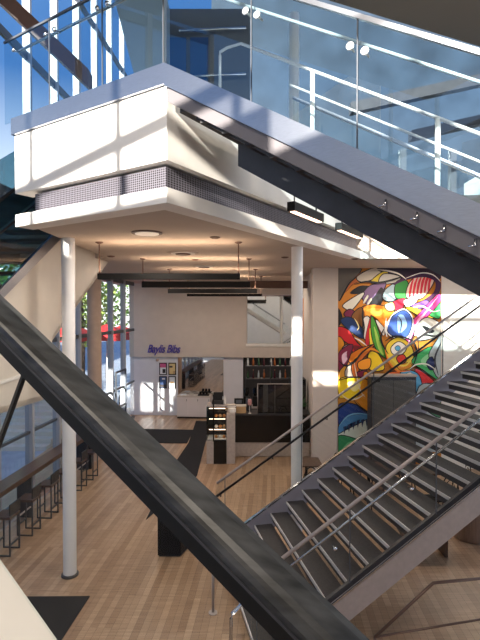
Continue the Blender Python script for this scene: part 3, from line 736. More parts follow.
def stroke(crop, colr, pts, w):
    x0, y0, s = CROP[crop]; n = len(pts)
    if not isinstance(w, (list, tuple)): w = [w * (.35 if i in (0, n - 1) else 1) for i in range(n)]
    L, Rr = [], []
    for i in range(n):
        a, b = pts[max(i - 1, 0)], pts[min(i + 1, n - 1)]; tx_, ty_ = b[0] - a[0], b[1] - a[1]; l = math.hypot(tx_, ty_) or 1
        L.append((pts[i][0] - ty_ / l * w[i], pts[i][1] + tx_ / l * w[i])); Rr.append((pts[i][0] + ty_ / l * w[i], pts[i][1] - tx_ / l * w[i]))
    def op(P):
        o = []
        for i in range(len(P) - 1):
            p0, p1, p2, p3 = P[max(i - 1, 0)], P[i], P[i + 1], P[min(i + 2, len(P) - 1)]
            for j in range(5):
                t = j / 5; f = lambda a, b, c, d: .5 * (2 * b + (c - a) * t + (2 * a - 5 * b + 4 * c - d) * t * t + (3 * b - a - 3 * c + d) * t ** 3)
                o.append((f(p0[0], p1[0], p2[0], p3[0]), f(p0[1], p1[1], p2[1], p3[1])))
        return o + [P[-1]]
    L, Rr = op(L), op(Rr); LAY[0] += 1; mur.use(paint(colr))
    for i in range(len(L) - 1):
        face([(x0 + p[0] / s, y0 + p[1] / s) for p in (L[i], L[i + 1], Rr[i + 1], Rr[i])])
mur.use(paint((204, 126, 34)))
mur.prism([at_d(338, 469.5, MY - .03), at_d(441.3, 469.5, MY - .03), at_d(441.3, 267.5, MY - .03), at_d(338, 267.5, MY - .03)], (0, .028, 0))
Sh(1, (104, 98, 92), [(20, 20), (170, 20), (140, 80), (70, 170), (20, 235)])
Sh(1, (190, 100, 44), [(60, 180), (150, 70), (205, 45), (195, 90), (120, 130), (80, 172)], .4)
Sh(1, (204, 192, 176), [(150, 80), (250, 25), (330, 28), (260, 90), (180, 112)])
Sh(1, (46, 28, 52), [(290, 20), (440, 18), (560, 20), (700, 40), (700, 90), (520, 70), (440, 85), (340, 55)])
Sh(1, (220, 192, 50), [(240, 115), (320, 48), (362, 62), (310, 108)])
Sh(1, (196, 190, 182), [(330, 62), (440, 80), (400, 118), (300, 122)])
Sh(1, (20, 16, 22), [(100, 190), (170, 140), (260, 150), (180, 192)], 0)
Sh(1, (122, 92, 132), [(190, 190), (240, 140), (340, 120), (305, 210), (310, 250), (220, 262), (185, 220)])
Sh(1, (24, 18, 26), [(270, 205), (312, 150), (335, 200), (300, 275), (220, 272)], 0)
Sh(1, (222, 216, 200), [(60, 265), (170, 195), (192, 200), (112, 302), (70, 292)])
Sh(1, (222, 216, 200), [(190, 252), (216, 204), (226, 214), (200, 256)], .3)
Sh(1, (222, 216, 200), [(215, 262), (240, 222), (248, 232), (226, 266)], .3)
Sh(1, (122, 28, 66), [(62, 330), (100, 300), (142, 330), (100, 362)])
Sh(1, (232, 138, 26), [(180, 290), (260, 268), (372, 290), (398, 330), (340, 425), (270, 350), (190, 362)])
Sh(1, (250, 176, 60), [(205, 310), (260, 290), (330, 305), (300, 340), (220, 340)], 0)
Sh(1, (136, 86, 36), [(115, 345), (180, 290), (192, 400), (140, 432)])
Sh(1, (20, 18, 22), [(20, 290), (52, 350), (30, 410), (18, 400)], 0)
Sh(1, (24, 50, 98), [(40, 372), (110, 358), (197, 450), (180, 492), (90, 432)])
Sh(1, (200, 26, 34), [(22, 420), (90, 440), (150, 530), (195, 565), (140, 602), (80, 522), (22, 485)])
Sh(1, (120, 14, 24), [(120, 545), (160, 545), (190, 565), (145, 596)], 0)
Sh(1, (222, 140, 26), [(22, 485), (62, 530), (40, 605), (18, 600)])
Sh(1, (226, 170, 190), [(50, 565), (92, 535), (104, 560), (80, 610), (60, 640)])
Sh(1, (226, 216, 206), [(192, 365), (232, 360), (216, 500), (196, 482)])
Sh(1, (196, 30, 40), [(236, 358), (248, 360), (226, 540), (205, 505)], .5)
Sh(1, (250, 210, 60), [(232, 440), (246, 430), (262, 520), (240, 560)], .4)
Sh(1, (70, 150, 46), [(246, 350), (276, 400), (320, 540), (352, 625), (290, 585), (250, 480)])
Sh(1, (170, 210, 90), [(262, 420), (280, 450), (316, 560), (330, 610), (290, 560)], 0)
Sh(1, (226, 216, 206), [(275, 370), (334, 430), (324, 474)], .5)
Sh(1, (226, 124, 24), [(85, 625), (160, 570), (262, 540), (200, 604), (120, 660)])
Sh(1, (246, 206, 30), [(230, 592), (290, 602), (330, 700), (230, 700)])
Sh(2, (150, 172, 182), [(-10, 150), (10, 110), (52, 92), (50, 160), (10, 170)])
Sh(2, (40, 124, 52), [(56, 80), (106, 80), (100, 156), (50, 150)])
Sh(2, (216, 184, 172), [(104, 152), (120, 80), (180, 45), (235, 60), (180, 152)])
for i in range(6):
    x = 112 + i * 18
    Sh(2, (204, 40, 62), [(x, 150 - i * 6), (x + 6, 100 - i * 7), (x + 22, 62 - i * 3), (x + 24, 70 - i * 2), (x + 14, 110 - i * 6), (x + 8, 150 - i * 6)], 0)
Sh(2, (214, 28, 62), [(35, 178), (92, 160), (84, 200), (50, 212)])
Sh(2, (236, 214, 140), [(0, 190), (36, 178), (44, 210), (14, 214)])
Sh(2, (232, 226, 220), [(90, 168), (156, 158), (112, 204)], .4)
stroke(2, (62, 24, 66), [(40, 92), (100, 62), (180, 46), (236, 62), (252, 96), (236, 140), (180, 178), (130, 196)], [4, 9, 11, 12, 13, 12, 10, 4])
Sh(2, (112, 78, 170), [(122, 197), (190, 168), (204, 184), (150, 212)])
Sh(2, (238, 206, 50), [(98, 202), (150, 206), (222, 240), (214, 262), (140, 228)])
Sh(2, (62, 178, 98), [(198, 222), (256, 180), (268, 200), (254, 252)])
Sh(2, (198, 56, 128), [(170, 222), (250, 140), (264, 168), (202, 242), (132, 332), (112, 392), (98, 352), (120, 280)])
Sh(2, (236, 150, 190), [(150, 262), (176, 236), (190, 236), (160, 270)], 0)
Sh(2, (236, 150, 190), [(124, 300), (140, 280), (150, 286), (130, 314)], 0)
Sh(2, (232, 228, 226), [(6, 316), (24, 246), (90, 206), (134, 258), (114, 338), (58, 350)], .4)
Sh(2, (58, 88, 164), [(14, 312), (30, 252), (90, 216), (126, 260), (108, 330), (60, 342)])
Sh(2, (136, 168, 212), [(60, 244), (88, 238), (104, 290), (64, 322)], .4)
Sh(2, (212, 208, 198), [(148, 292), (200, 250), (275, 290), (255, 334), (150, 354)])
Sh(2, (24, 22, 28), [(176, 286), (234, 310), (206, 324)], 0)
Sh(2, (196, 122, 44), [(118, 392), (146, 336), (156, 402), (130, 424)])
Sh(2, (238, 206, 64), [(8, 382), (60, 344), (112, 370), (134, 420), (122, 490), (60, 502), (16, 450)])
Sh(2, (236, 232, 224), [(30, 392), (64, 364), (100, 388), (80, 420), (40, 420)])
Sh(2, (92, 172, 214), [(48, 392), (62, 382), (72, 394), (60, 406)], .5)
Sh(2, (220, 60, 40), [(56, 440), (84, 424), (100, 450), (74, 466)])
Sh(2, (232, 150, 30), [(60, 480), (110, 462), (126, 480), (80, 498)], .5)
Sh(2, (66, 178, 100), [(128, 452), (220, 388), (244, 480), (258, 545), (180, 494)])
Sh(2, (150, 220, 160), [(170, 450), (212, 420), (222, 470), (190, 480)], 0)
Sh(2, (186, 196, 198), [(218, 402), (290, 320), (290, 525), (250, 532), (214, 452)])
Sh(2, (28, 44, 98), [(198, 462), (222, 436), (234, 482), (214, 494)])
Sh(2, (226, 44, 46), [(148, 490), (232, 552), (202, 575), (158, 542)])
Sh(2, (96, 178, 226), [(62, 524), (100, 500), (150, 512), (172, 560), (168, 640), (150, 610), (130, 538)])
Sh(2, (244, 116, 44), [(5, 516), (66, 504), (60, 540), (5, 540)])
Sh(2, (240, 238, 232), [(95, 520), (120, 508), (134, 526), (110, 534)], .3)
Sh(2, (230, 230, 232), [(176, 580), (206, 584), (190, 640), (172, 640)], .4)
Sh(3, (124, 24, 58), [(22, 80), (102, 28), (62, 150), (30, 195)])
Sh(3, (230, 190, 206), [(40, 90), (70, 66), (60, 100), (72, 110), (48, 140)], 0)
Sh(3, (216, 150, 40), [(22, 200), (70, 150), (90, 240), (30, 320)])
Sh(3, (170, 160, 150), [(60, 182), (108, 130), (116, 222), (80, 262)])
Sh(3, (206, 104, 24), [(98, 152), (150, 80), (224, 28), (204, 62), (152, 122), (122, 222)])
Sh(3, (240, 150, 30), [(138, 130), (202, 108), (198, 162), (144, 168)])
Sh(3, (124, 24, 60), [(126, 192), (182, 178), (176, 214), (140, 216)])
Sh(3, (250, 214, 26), [(26, 232), (120, 218), (202, 250), (152, 322), (60, 352), (26, 330)])
Sh(3, (255, 244, 170), [(70, 252), (120, 240), (150, 268), (110, 300)], 0)
Sh(3, (228, 148, 26), [(168, 192), (210, 230), (210, 445), (152, 392), (110, 352), (172, 320)])
Sh(3, (196, 130, 30), [(20, 340), (110, 352), (150, 392), (90, 372), (20, 376)], .4)
Sh(3, (24, 58, 132), [(20, 382), (90, 370), (162, 400), (212, 452), (100, 442), (20, 490)])
Sh(3, (210, 220, 210), [(20, 520), (100, 458), (212, 455), (212, 500), (150, 566), (60, 605), (20, 600)])
Sh(3, (72, 134, 188), [(20, 505), (70, 452), (130, 434), (212, 438), (212, 458), (120, 458), (50, 525), (20, 540)])
for i in range(6):
    x = 48 + i * 26; y = 516 - i * 12 + max(0, i - 3) * 8
    Sh(3, (30, 52, 92), [(x, y - 10), (x + 20, y - 18), (x + 6, y + 34)], 0, True)
Sh(2, (176, 186, 190), [(152, 600), (230, 560), (300, 540), (300, 900), (150, 900)]); Sh(2, (60, 120, 90), [(180, 660), (240, 600), (290, 640), (260, 720)])
Sh(3, (44, 140, 86), [(20, 560), (120, 578), (134, 604), (60, 660), (20, 660)])
K_ = (18, 14, 20)
for cr_, c_, p_, w_ in ((1, K_, [(150, 78), (100, 120), (60, 185), (30, 240)], 5), (1, K_, [(130, 130), (210, 112), (300, 118), (400, 96), (470, 70)], 6), (1, (236, 228, 216), [(280, 30), (360, 40), (430, 60), (480, 96)], 5),
    (1, (240, 232, 220), [(400, 320), (372, 360), (350, 420), (346, 480)], 4), (1, K_, [(190, 282), (184, 340), (196, 420), (190, 500)], 5), (1, (236, 216, 150), [(130, 360), (150, 390), (160, 420), (150, 440)], 4),
    (1, (240, 232, 220), [(130, 490), (170, 510), (215, 545)], 5), (1, K_, [(330, 430), (310, 480), (322, 540), (360, 600)], 6), (1, (232, 138, 26), [(120, 640), (190, 585), (250, 566), (300, 590)], 7),
    (2, (240, 236, 230), [(100, 62), (170, 38), (226, 46), (262, 78)], 2.5), (2, (240, 180, 210), [(250, 150), (200, 214), (150, 280), (118, 350), (108, 384)], 3), (2, K_, [(150, 350), (190, 330), (240, 336), (282, 300)], 4),
    (2, (244, 240, 232), [(134, 200), (180, 196), (226, 220), (258, 214)], 3), (2, K_, [(0, 360), (40, 338), (90, 342), (136, 366), (150, 420), (132, 480)], 4), (2, (244, 240, 232), [(120, 490), (150, 470), (200, 470), (246, 500)], 3),
    (2, (60, 60, 70), [(284, 340), (250, 400), (236, 450), (252, 520)], 4), (2, (240, 130, 40), [(0, 400), (20, 460), (60, 500), (120, 500)], 4), (2, (244, 240, 232), [(6, 250), (2, 300), (10, 340)], 4),
    (2, (30, 30, 40), [(60, 240), (78, 270), (70, 320)], 3), (2, (240, 220, 90), [(20, 430), (60, 470), (100, 474), (128, 440)], 4), (3, K_, [(22, 120), (60, 150), (110, 130), (160, 70), (230, 20)], 5),
    (3, (240, 226, 200), [(112, 132), (124, 200), (150, 300), (176, 330)], 3), (3, K_, [(20, 236), (80, 220), (150, 218), (206, 240)], 4), (3, (240, 226, 200), [(40, 320), (80, 346), (130, 340), (170, 316)], 4), (3, K_, [(110, 355), (150, 395), (206, 440)], 4),
    (3, (120, 180, 220), [(24, 500), (70, 446), (130, 428), (206, 436)], 4), (3, (120, 190, 140), [(40, 640), (80, 600), (130, 590)], 5)):
    stroke(cr_, c_, p_, w_)
o = mur.build('mural'); tag(o, 'tall multicoloured graffiti mural on the white wall behind the stair', 'mural')
# steel cupboard in front of it
a = at_d(371, 377, 13.75); b = at_d(416.5, 377, 13.75)
cb = thing('steel_cupboard', 'dark grey steel double-door cupboard in front of the mural', 'cupboard', ((a.x + b.x) / 2, 13.75, 0))
wd = b.x - a.x
MB().para((a.x, 13.77, 0.001), (wd, 0, 0), (0, .36, 0), (0, 0, a.z)).build('body', 'darksteel', cb)
for i in range(2):
    x = a.x + .04 + i * (wd - .06) / 2
    dr = MB().para((x, 13.75, .1), ((wd - .1) / 2, 0, 0), (0, .022, 0), (0, 0, a.z - .2)).build('door', mat('cupboard_door_%d' % (i + 1), (104, 102, 100), .35, .6, noise=.1, scale=4), cb, .006)
    sub(MB().box((a.x + wd / 2 + (-.07 if i == 0 else .07), 13.735, 1.1), (.03, .03, .16)), 'handle', 'white', dr)
MB().para((a.x - .02, 13.74, a.z), (wd + .04, 0, 0), (0, .39, 0), (0, 0, .05)).build('top', 'stringer', cb)

# ------------------------------------------------------------------ ceiling fittings
def pendant(x0, x1, y0, y1, mx, my, label, mx2=None):
    m = on_z(mx, my, ZC); D = m.y
    a = at_d(x0, y1, D); b = at_d(x1, y0, D)
    t = thing('linear_pendant', label, 'pendant light', ((a.x + b.x) / 2, D, b.z), 'long linear pendants over the hall')
    MB().box(((a.x + b.x) / 2, D, (a.z + b.z) / 2), (b.x - a.x, .09, b.z - a.z)).build('housing', 'black', t, .004)
    MB().box(((a.x + b.x) / 2, D, b.z - .003), (b.x - a.x - .1, .05, .008)).build('uplight_strip', 'ledwarm', t)
    for xx in (m.x, a.x + (b.x - m.x) if mx2 is None else at_d(mx2, my, D).x):
        r = MB().tube([(xx, D, b.z), (xx, D, ZC - .02)], .012, 8).build('rod', 'brown', t)
        sub(MB().lathe((xx, D, ZC - .035), [(.03, 0), (.07, .02), (.07, .034)], 16), 'ceiling_rose', 'brown', r)
    lt = bpy.data.lights.new('pendant_glow', 'AREA'); lt.shape = 'RECTANGLE'; lt.size = b.x - a.x - .1; lt.size_y = .06; lt.energy = 9; lt.color = (1., .72, .48)
    lo = bpy.data.objects.new('pendant_glow', lt); col.objects.link(lo); lo.location = ((a.x + b.x) / 2, D, b.z + .03); lo.rotation_euler = (math.pi, 0, 0)
pendant(98, 240, 273.5, 279.5, 238.5, 242, 'longest black linear pendant, nearest to the white landing')
pendant(142, 250, 281.5, 287.5, 249, 258.5, 'black linear pendant, second from the landing')
pendant(168, 257, 288.8, 293.2, 255.5, 269, 'black linear pendant, third from the landing')
pendant(187, 262, 293.8, 296.4, 261, 276, 'black linear pendant, farthest from the landing and nearest the beige wall')
for px, py, r, nm, lb_ in ((147, 232.5, .25, 'ceiling_light', 'large round recessed ceiling light nearest the landing corner'), (183, 252.5, .34, 'air_diffuser', 'round ceiling air diffuser in the middle row'), (204, 266, .32, 'air_diffuser', 'round ceiling air diffuser farther back, near the pendants')):
    c = on_z(px, py, ZC)
    t = thing(nm, lb_, 'ceiling fitting', c)
    MB().lathe(c - UP * .02, [(r * .8, .0), (r, .0), (r, .02)], 36).build('ring', 'brown' if nm == 'ceiling_light' else 'ceiling', t)
    MB().lathe(c - UP * .03, [(r * .78, .0), (r * .78, .012)], 36).build('diffuser' if nm == 'ceiling_light' else 'vane', 'ledwhite' if nm == 'ceiling_light' else 'plaster', t)
    if nm == 'air_diffuser': MB().lathe(c - UP * .05, [(r * .45, .0), (r * .5, .02)], 30).build('vane', 'brown', t)
for px, py, lb_ in ((215, 237, 'small dark ceiling speaker right of the large round light'), (195, 259.5, 'tiny ceiling sprinkler between the two air diffusers'), (111, 256, 'small ceiling fitting at the far left edge of the ceiling'), (285, 257, 'small ceiling fitting left of the right-hand white column'), (355, 258.5, 'small ceiling fitting over the mural end')):
    c = on_z(px, py, ZC)
    tag(MB().lathe(c - UP * .03, [(.05, 0), (.09, .02), (.09, .03)], 16).build('ceiling_fitting', 'brown'), lb_, 'ceiling fitting')
# two short pendants hanging beside the landing
PB = C + nB * .45
def short(x0, x1, ya, yb, rod, label):
    a = on_v(x0, ya, PB, BH); b = on_v(x1, 250, PB, BH); L = (b - a).dot(DB); h = a.z - on_v(x0, yb, PB, BH).z
    t = thing('short_pendant', label, 'pendant light', a, 'short black pendants beside the landing')
    MB().para(a - UP * h, DB * L, nB * .13, UP * h).build('housing', 'black', t, .005)
    MB().para(a - UP * (h + .012) + DB * .06 + nB * .025, DB * (L - .1), nB * .08, UP * .015).build('diffuser', 'ledwarm', t)
    for rx, yt in rod:
        q = on_v(rx, yt, PB, BH)
        MB().tube([V((q.x, q.y, a.z)) + nB * .06, V((q.x, q.y, max(q.z, a.z + .3))) + nB * .06], .012, 8).build('rod', 'stringer' if rx < 300 else 'black', t)
short(287, 317, 202, 211, ((291, 170), (313, 165)), 'short black linear light with glowing underside, left of the two under the stair')
short(335, 357, 223, 230, ((339, 195), (353, 205)), 'short black linear light with glowing underside, right of the two under the stair')

# ------------------------------------------------------------------ flight rising along the left side
LP = V((-3.78, 8.9, 0)); LH = 6.
def lpx(x, y): return on_v(x, y, LP, LH)
le = thing('escalator', 'cream clad stair flight with glass side rising away behind the white landing', 'staircase', (LP.x, LP.y, lpx(0, 400).z))
sl0, sl1 = lpx(-70, 371), lpx(95, 202)
cp = [lpx(-70, 371), lpx(95, 203), lpx(126, 237), lpx(52, 341), lpx(52, 397), lpx(-70, 436)]
thk = -hd(LH + 90)
MB().prism(cp, thk * .12).build('side_cladding', 'cream', le)
MB().prism([cp[2], cp[3], cp[3] + UP * .1, cp[2] + UP * .1], thk * 1.3).build('soffit', 'cream', le)
MB().prism([cp[4], cp[5], cp[5] + UP * .1, cp[4] + UP * .1], thk * 1.3).build('soffit', 'cream', le)
MB().para(lpx(-70, 407) + V((.0, 0, 0)), lpx(52, 367) - lpx(-70, 407), -thk * .03, (0, 0, .05)).build('ledge', 'plaster', le)
st0, st1 = lpx(-70, 360), lpx(95, 190)
MB().prism([sl0, sl1, st1, st0], -thk * .04).build('stringer', 'steel', le)
g0, g1 = lpx(-70, 262), lpx(95, 110)
hgt = lpx(0, 209).z - lpx(0, 296).z
MB().prism([st0, st1, st1 + UP * (hgt), st0 + UP * (hgt)], thk * .014).build('glass_panel', 'tealglass', le)
MB().tube([st0 + UP * hgt, st1 + UP * hgt], .03).build('handrail', 'blacksteel', le)
MB().tube([st0 + UP * hgt * .62, st1 + UP * hgt * .62], .02).build('handrail', 'blacksteel', le)
n = 14
for k in range(n):
    p = sl0 + (sl1 - sl0) * (k / n); q = sl0 + (sl1 - sl0) * ((k + 1) / n)
    MB().prism([V((p.x, p.y, q.z - .05)), V((q.x, q.y, q.z - .05)), V((q.x, q.y, q.z)), V((p.x, p.y, q.z))], thk * 1.2).build('tread', 'darksteel', le)
MB().prism([st0 + thk * 1.25, st1 + thk * 1.25, st1 + thk * 1.25 + UP * hgt, st0 + thk * 1.25 + UP * hgt], thk * .014).build('glass_panel', 'tealglass', le)

# ------------------------------------------------------------------ near balustrade in front of the camera
NH = -58.5; DN = hd(NH); NN = hd(NH + 90)       # DN runs up-left, NN runs away from the camera
ns = .577
NP = at_d(200, 500, .95)
nb = thing('handrail_balustrade', 'worn dark metal handrail on near glass, crossing the foreground', 'handrail', NP)
def npt(s, off=0., z=0.): return NP + DN * s + UP * (ns * s + z) + NN * off
def nprof(mb, prof, s0, s1, smooth=False):
    return mb.prism([npt(s0, a, b) for a, b in prof], npt(s1) - npt(s0))
TH = .022
S0, S1 = -1.1, 3.2
nprof(MB(), [(-.050, -.03), (-.050, -.014), (-.044, -.005), (-.036, -.001), (-.02, .002), (.025, .002), (.045, -.001), (.05, -.012), (.05, -.03)], S0, S1).build('handrail', 'railtop', nb)
nprof(MB(), [(-.049, -.072), (-.049, -.031), (.049, -.031), (.049, -.072), (.03, -.08), (-.03, -.08)], S0, S1).build('channel', 'railside', nb)
nprof(MB(), [(-.053, -.034), (-.053, -.029), (-.048, -.029), (-.048, -.034)], S0, S1).build('edge_trim', 'darksteel', nb)
nprof(MB(), [(.049, -.02), (.049, -.012), (.056, -.012), (.056, -.02)], S0, S1).build('edge_trim', 'chrome', nb)
ce = on_v(29, 600, NP, NH); cs = (ce - NP).dot(DN); gz = ce.z - (NP.z + ns * cs)
jq = on_v(12.5, 407, NP, NH); js_ = (jq - NP).dot(DN); jz = jq.z - (NP.z + ns * js_)
pn = (UP - DN * ns).normalized()               # perpendicular to the rail in its own plane
print('near glass depth below rail', gz)
hh = -gz
def sj(z, s): return s                          # joints lean with the slope
def gpan(s0, s1):
    lean = -ns / (1 + ns * ns)                  # shift of s per metre of drop along pn
    def P(s, drop):                             # point on joint through rail station s
        d = drop / (1 + 0) * 1
        q = npt(s, -.006, -.06); t = drop / (pn.z - ns * pn.dot(DN)) 
        return q - pn * t
    D = hh - .06
    return MB().prism([P(s0, 0), P(s1, 0), P(s1, D), P(s0, D)], NN * .012)
tt = (jz + .06); base = js_
t_ = (-.06 - jz) / (pn.z - ns * pn.dot(DN)); sjoint = js_ + (pn * t_).dot(DN)
for a, b in ((sjoint - 2.6, sjoint - 1.3), (sjoint - 1.3, sjoint), (sjoint, sjoint + 1.3)):
    gpan(a + .004, b - .004).build('glass_panel', 'neartglass', nb)
gpan(sjoint - .004, sjoint + .004).build('joint', 'blacksteel', nb)
nprof(MB(), [(0.0, gz), (-.45, gz - .0), (-.45, gz - .35), (0.0, gz - .35)], S0, S1).build('stringer', 'cream', nb)

# ------------------------------------------------------------------ left curtain wall, one window per bay
FP = V((-4.62, 21.95, 0))
def fp(y): return FP + W4 * ((y - FP.y) / W4.y)
ys = [3.15 + 1.5 * i for i in range(13)]
for i, (ya, yb) in enumerate(zip(ys, ys[1:])):
    a, b = fp(ya), fp(yb); mb = MB()
    mb.use('mullion').para(a - W4 * .05 - U4 * .1, W4 * .1, U4 * .2, (0, 0, 18))
    mb.use('mulldark')
    for z, h in ((.0, .12), (1.62, .07), (3.86, .12), (5.85, .35), (7.3, .3), (11.0, .2), (14.4, .2), (17.8, .2)):
        mb.para(a + W4 * .05 - U4 * .04 + UP * (z + .002), (b - a) - W4 * .1, U4 * .08, (0, 0, h))
    fr = struct(mb.build('window_%d' % (i + 1)))
    pn_ = MB().para(a + W4 * .05 + UP * .12, (b - a) - W4 * .1, U4 * .012, (0, 0, 17.6)).build('pane', 'paneglass', fr)
# glazed door in the back bay
a = fp(18.25); 
d1 = struct(MB().para(a + U4 * .12 + UP * .01, W4 * .06, U4 * .06, (0, 0, 2.4)).para(a + U4 * .12 + W4 * 1.2 + UP * .01, W4 * .06, U4 * .06, (0, 0, 2.4)).para(a + U4 * .12 + W4 * .06 + UP * 2.35, W4 * 1.14, U4 * .06, (0, 0, .06)).para(a + U4 * .12 + W4 * .06 + UP * .95, W4 * 1.14, U4 * .06, (0, 0, .08)).build('door_1', 'mulldark'))
MB().tube([a + U4 * .24 + W4 * .2 + UP * .9, a + U4 * .24 + W4 * .2 + UP * 1.5], .02).build('handle', 'chrome', d1)

# ------------------------------------------------------------------ upper storey
# dark doorway wall beyond the landing
a = at_d(165, 90, 10.4); b = at_d(250, 90, 10.4)
ud = struct(MB().para(V((a.x, 10.4, Z5 - .1)), (b.x - a.x, 0, 0), (0, .3, 0), (0, 0, 11.2 - Z5 + .1)).build('wall_upper', 'greyblue'))
ud2 = thing('glass_door_pair', 'pair of blue glass doors in the dark wall above the landing', 'door', V(((a.x + b.x) / 2, 10.3, Z5 - .1)))
dpn = mat('door_blue_glass', (48, 84, 138), .2)
for x0, x1 in ((168, 186), (190, 208)):
    p, q = at_d(x0, 5, 10.32), at_d(x1, 5, 10.32)
    MB().para(V((p.x, 10.32, Z5 - .08)), (q.x - p.x, 0, 0), (0, .06, 0), (0, 0, 3.0)).build('door_leaf', dpn, ud2)
for y0 in (31, 77):
    p = at_d(179, y0, 10.25); q = at_d(246, y0 - 3, 10.25)
    MB().tube([p, q], .03).build('push_bar', 'chrome', ud2)
# far upper glazed wall
for i in range(7):
    x0 = -1.6 + i * 2.0
    mb = MB().para((x0, 19.2, Z5 - .1), (.22, 0, 0), (0, .3, 0), (0, 0, 11.2 - Z5 + .1)).para((x0 + .22, 19.24, 9.1), (1.78, 0, 0), (0, .2, 0), (0, 0, .1))
    fr = struct(mb.build('window_%d' % (20 + i), 'mulldark'))
    MB().para((x0 + .22, 19.34, Z5 - .1), (1.78, 0, 0), (0, .02, 0), (0, 0, 11.2 - Z5 + .1)).build('pane', 'paneglass', fr)
# sloping beams of the higher flights
def beam(p, q, w, h, m, label, name='steel_beam'):
    p, q = V(p), V(q); d = q - p; s_ = d.cross(UP).normalized()
    return tag(MB().prism([p - s_ * w / 2, p + s_ * w / 2, p + s_ * w / 2 - UP * h, p - s_ * w / 2 - UP * h], d).build(name, m), label, 'beam')
beam(at_d(-30, -42, 9.2), at_d(90, 72, 9.2), .3, .34, 'brown', 'brown sloping beam in the upper left in front of the tall windows')
beam(at_d(350, 104, 15), at_d(560, 58, 15), .3, .32, 'darksteel', 'dark sloping beam seen through the glass of the upper stair')
beam(at_d(410, 132, 14), at_d(560, 98, 14), .3, .26, 'darksteel', 'lower dark sloping beam behind the glass of the upper stair')
tag(MB().prism([at_d(113, -6, 9.4), at_d(166, -6, 9.4), V((at_d(166, 60, 9.4).x, at_d(166, 60, 9.4).y, Z5 - .095)), V((at_d(158, 60, 9.4).x, at_d(158, 60, 9.4).y, Z5 - .095))], (0, .5, 0)).build('stair_side_panel', 'bluepanel'), 'blue grey sloping side of a higher flight behind the landing glass', 'panel')

# ------------------------------------------------------------------ outside
def tree(x, y, h, r, m, label, n=1500):
    t = thing('tree', label, 'tree', (x, y, -.25), 'trees outside the left windows')
    MB().tube([(x, y, -.25), (x + .1, y, h * .4), (x, y + .1, h * .75)], [.2, .15, .06], 10).build('trunk', 'bark', t)
    mb = MB()
    for i in range(n):
        while True:
            p = V((random.uniform(-1, 1), random.uniform(-1, 1), random.uniform(-1, 1)))
            if .3 < p.length < 1: break
        c = V((x, y, h * .68)) + V((p.x * r, p.y * r, p.z * h * .36))
        u = V((random.gauss(0, 1), random.gauss(0, 1), random.gauss(0, 1))).normalized(); w = u.orthogonal().normalized(); s_ = random.uniform(.1, .22)
        vs = [mb.bm.verts.new(c + k) for k in (u * s_, w * s_ * .5, -u * s_, -w * s_ * .5)]
        mb._f(vs)
    mb.build('foliage', m, t)
tree(-10.2, 23.8, 9, 1.9, 'leaf', 'leafy green street tree behind the tan pillar'); tree(-9.6, 29, 8, 2.2, 'leafb', 'pale green street tree outside the back left windows')
tree(-9.9, 36, 10, 3, 'leaf', 'tall green street tree farthest up the street'); tree(-14, 21, 8, 2.0, 'leafb', 'pale street tree left of the tan pillar')
def parasol(x, y, z, label):
    t = thing('parasol', label, 'parasol', (x, y, -.25), 'red parasols outside the left windows')
    MB().tube([(x, y, -.25), (x, y, z + .4)], .035, 8).build('pole', 'white', t)
    mb = MB(); w = 1.0
    cs = [V((x - w, y - w, z)), V((x + w, y - w, z)), V((x + w, y + w, z)), V((x - w, y + w, z))]; ap = V((x, y, z + .45))
    for i in range(4):
        a, b = cs[i], cs[(i + 1) % 4]
        mb._f([mb.bm.verts.new(p) for p in (a, b, ap)]); mb._f([mb.bm.verts.new(p) for p in (a, b, b - UP * .35, a - UP * .35)])
    mb.build('canopy', 'red', t)
for px, d_, l in ((66, 21.7, 'red parasol outside, left of the tan pillar'), (107, 24.2, 'red parasol outside, right of the tan pillar'), (121, 27.5, 'red parasol outside, farthest along the street')):
    q = at_d(px, 333, d_); parasol(q.x, q.y, q.z, l)
# outdoor steps beyond the low left windows
sx = thing('outdoor_steps', 'grey outdoor steps beyond the lower left windows', 'steps', (-9.2, 17, -.25))
for k in range(8): MB().para((-11.5, 17 + .42 * k, -.25 + .16 * k), (4.6, 0, 0), (0, .42 * (8 - k), 0), (0, 0, .16)).build('step', 'facade', sx)
tag(MB().para((-26, -6, -.25), (-8, 0, 0), (0, 60, 0), (0, 0, 9)).build('building', 'facade'), 'pale concrete building across the street outside the left windows', 'building')
tag(MB().para((-2, 34, -.25), (34, 0, 0), (0, 6, 0), (0, 0, 40)).build('building', mat('far_facade', (46, 58, 72), .3, noise=.3, scale=.5)), 'blue grey glazed building seen through the upper glass, far behind', 'building')

# ------------------------------------------------------------------ sun-blocking wall added behind the camera, slots shaped for sun patches; tall glazing above
WY = -4.0
def sunhit(p): t = (WY - p.y) / S.y; return p + S * t
holes = []
def hole(pts, pad=0.):
    q = [sunhit(p) for p in pts]; holes.append((min(p.x for p in q) - pad, max(p.x for p in q) + pad, min(p.z for p in q) - pad, max(p.z for p in q) + pad))
hole([at_d(311, 384, 14.2), at_d(336, 372.5, 14.2)]); hole([at_d(338, 386, 14.3), at_d(352, 374, 14.3)])
hole([at_d(291, 331, 9.5), at_d(304, 318, 9.5)])
hole([bwall(147, 375), bwall(163, 357)]); hole([bwall(168, 394), bwall(178, 370)])
hole([at_d(405, 335, 14.3), at_d(438, 305, 14.3)]); hole([at_d(446, 330, 14.3), at_d(472, 306, 14.3)])
hole([fp(17.5) + UP * 1.5, fp(21.5) + UP * 3.1])
ztop = 8.93
xs = sorted(set([-22, 16] + [v for h in holes for v in h[:2]])); zs_ = sorted(set([-.2, ztop] + [min(max(v, 0), ztop) for h in holes for v in h[2:]]))
mb = MB()
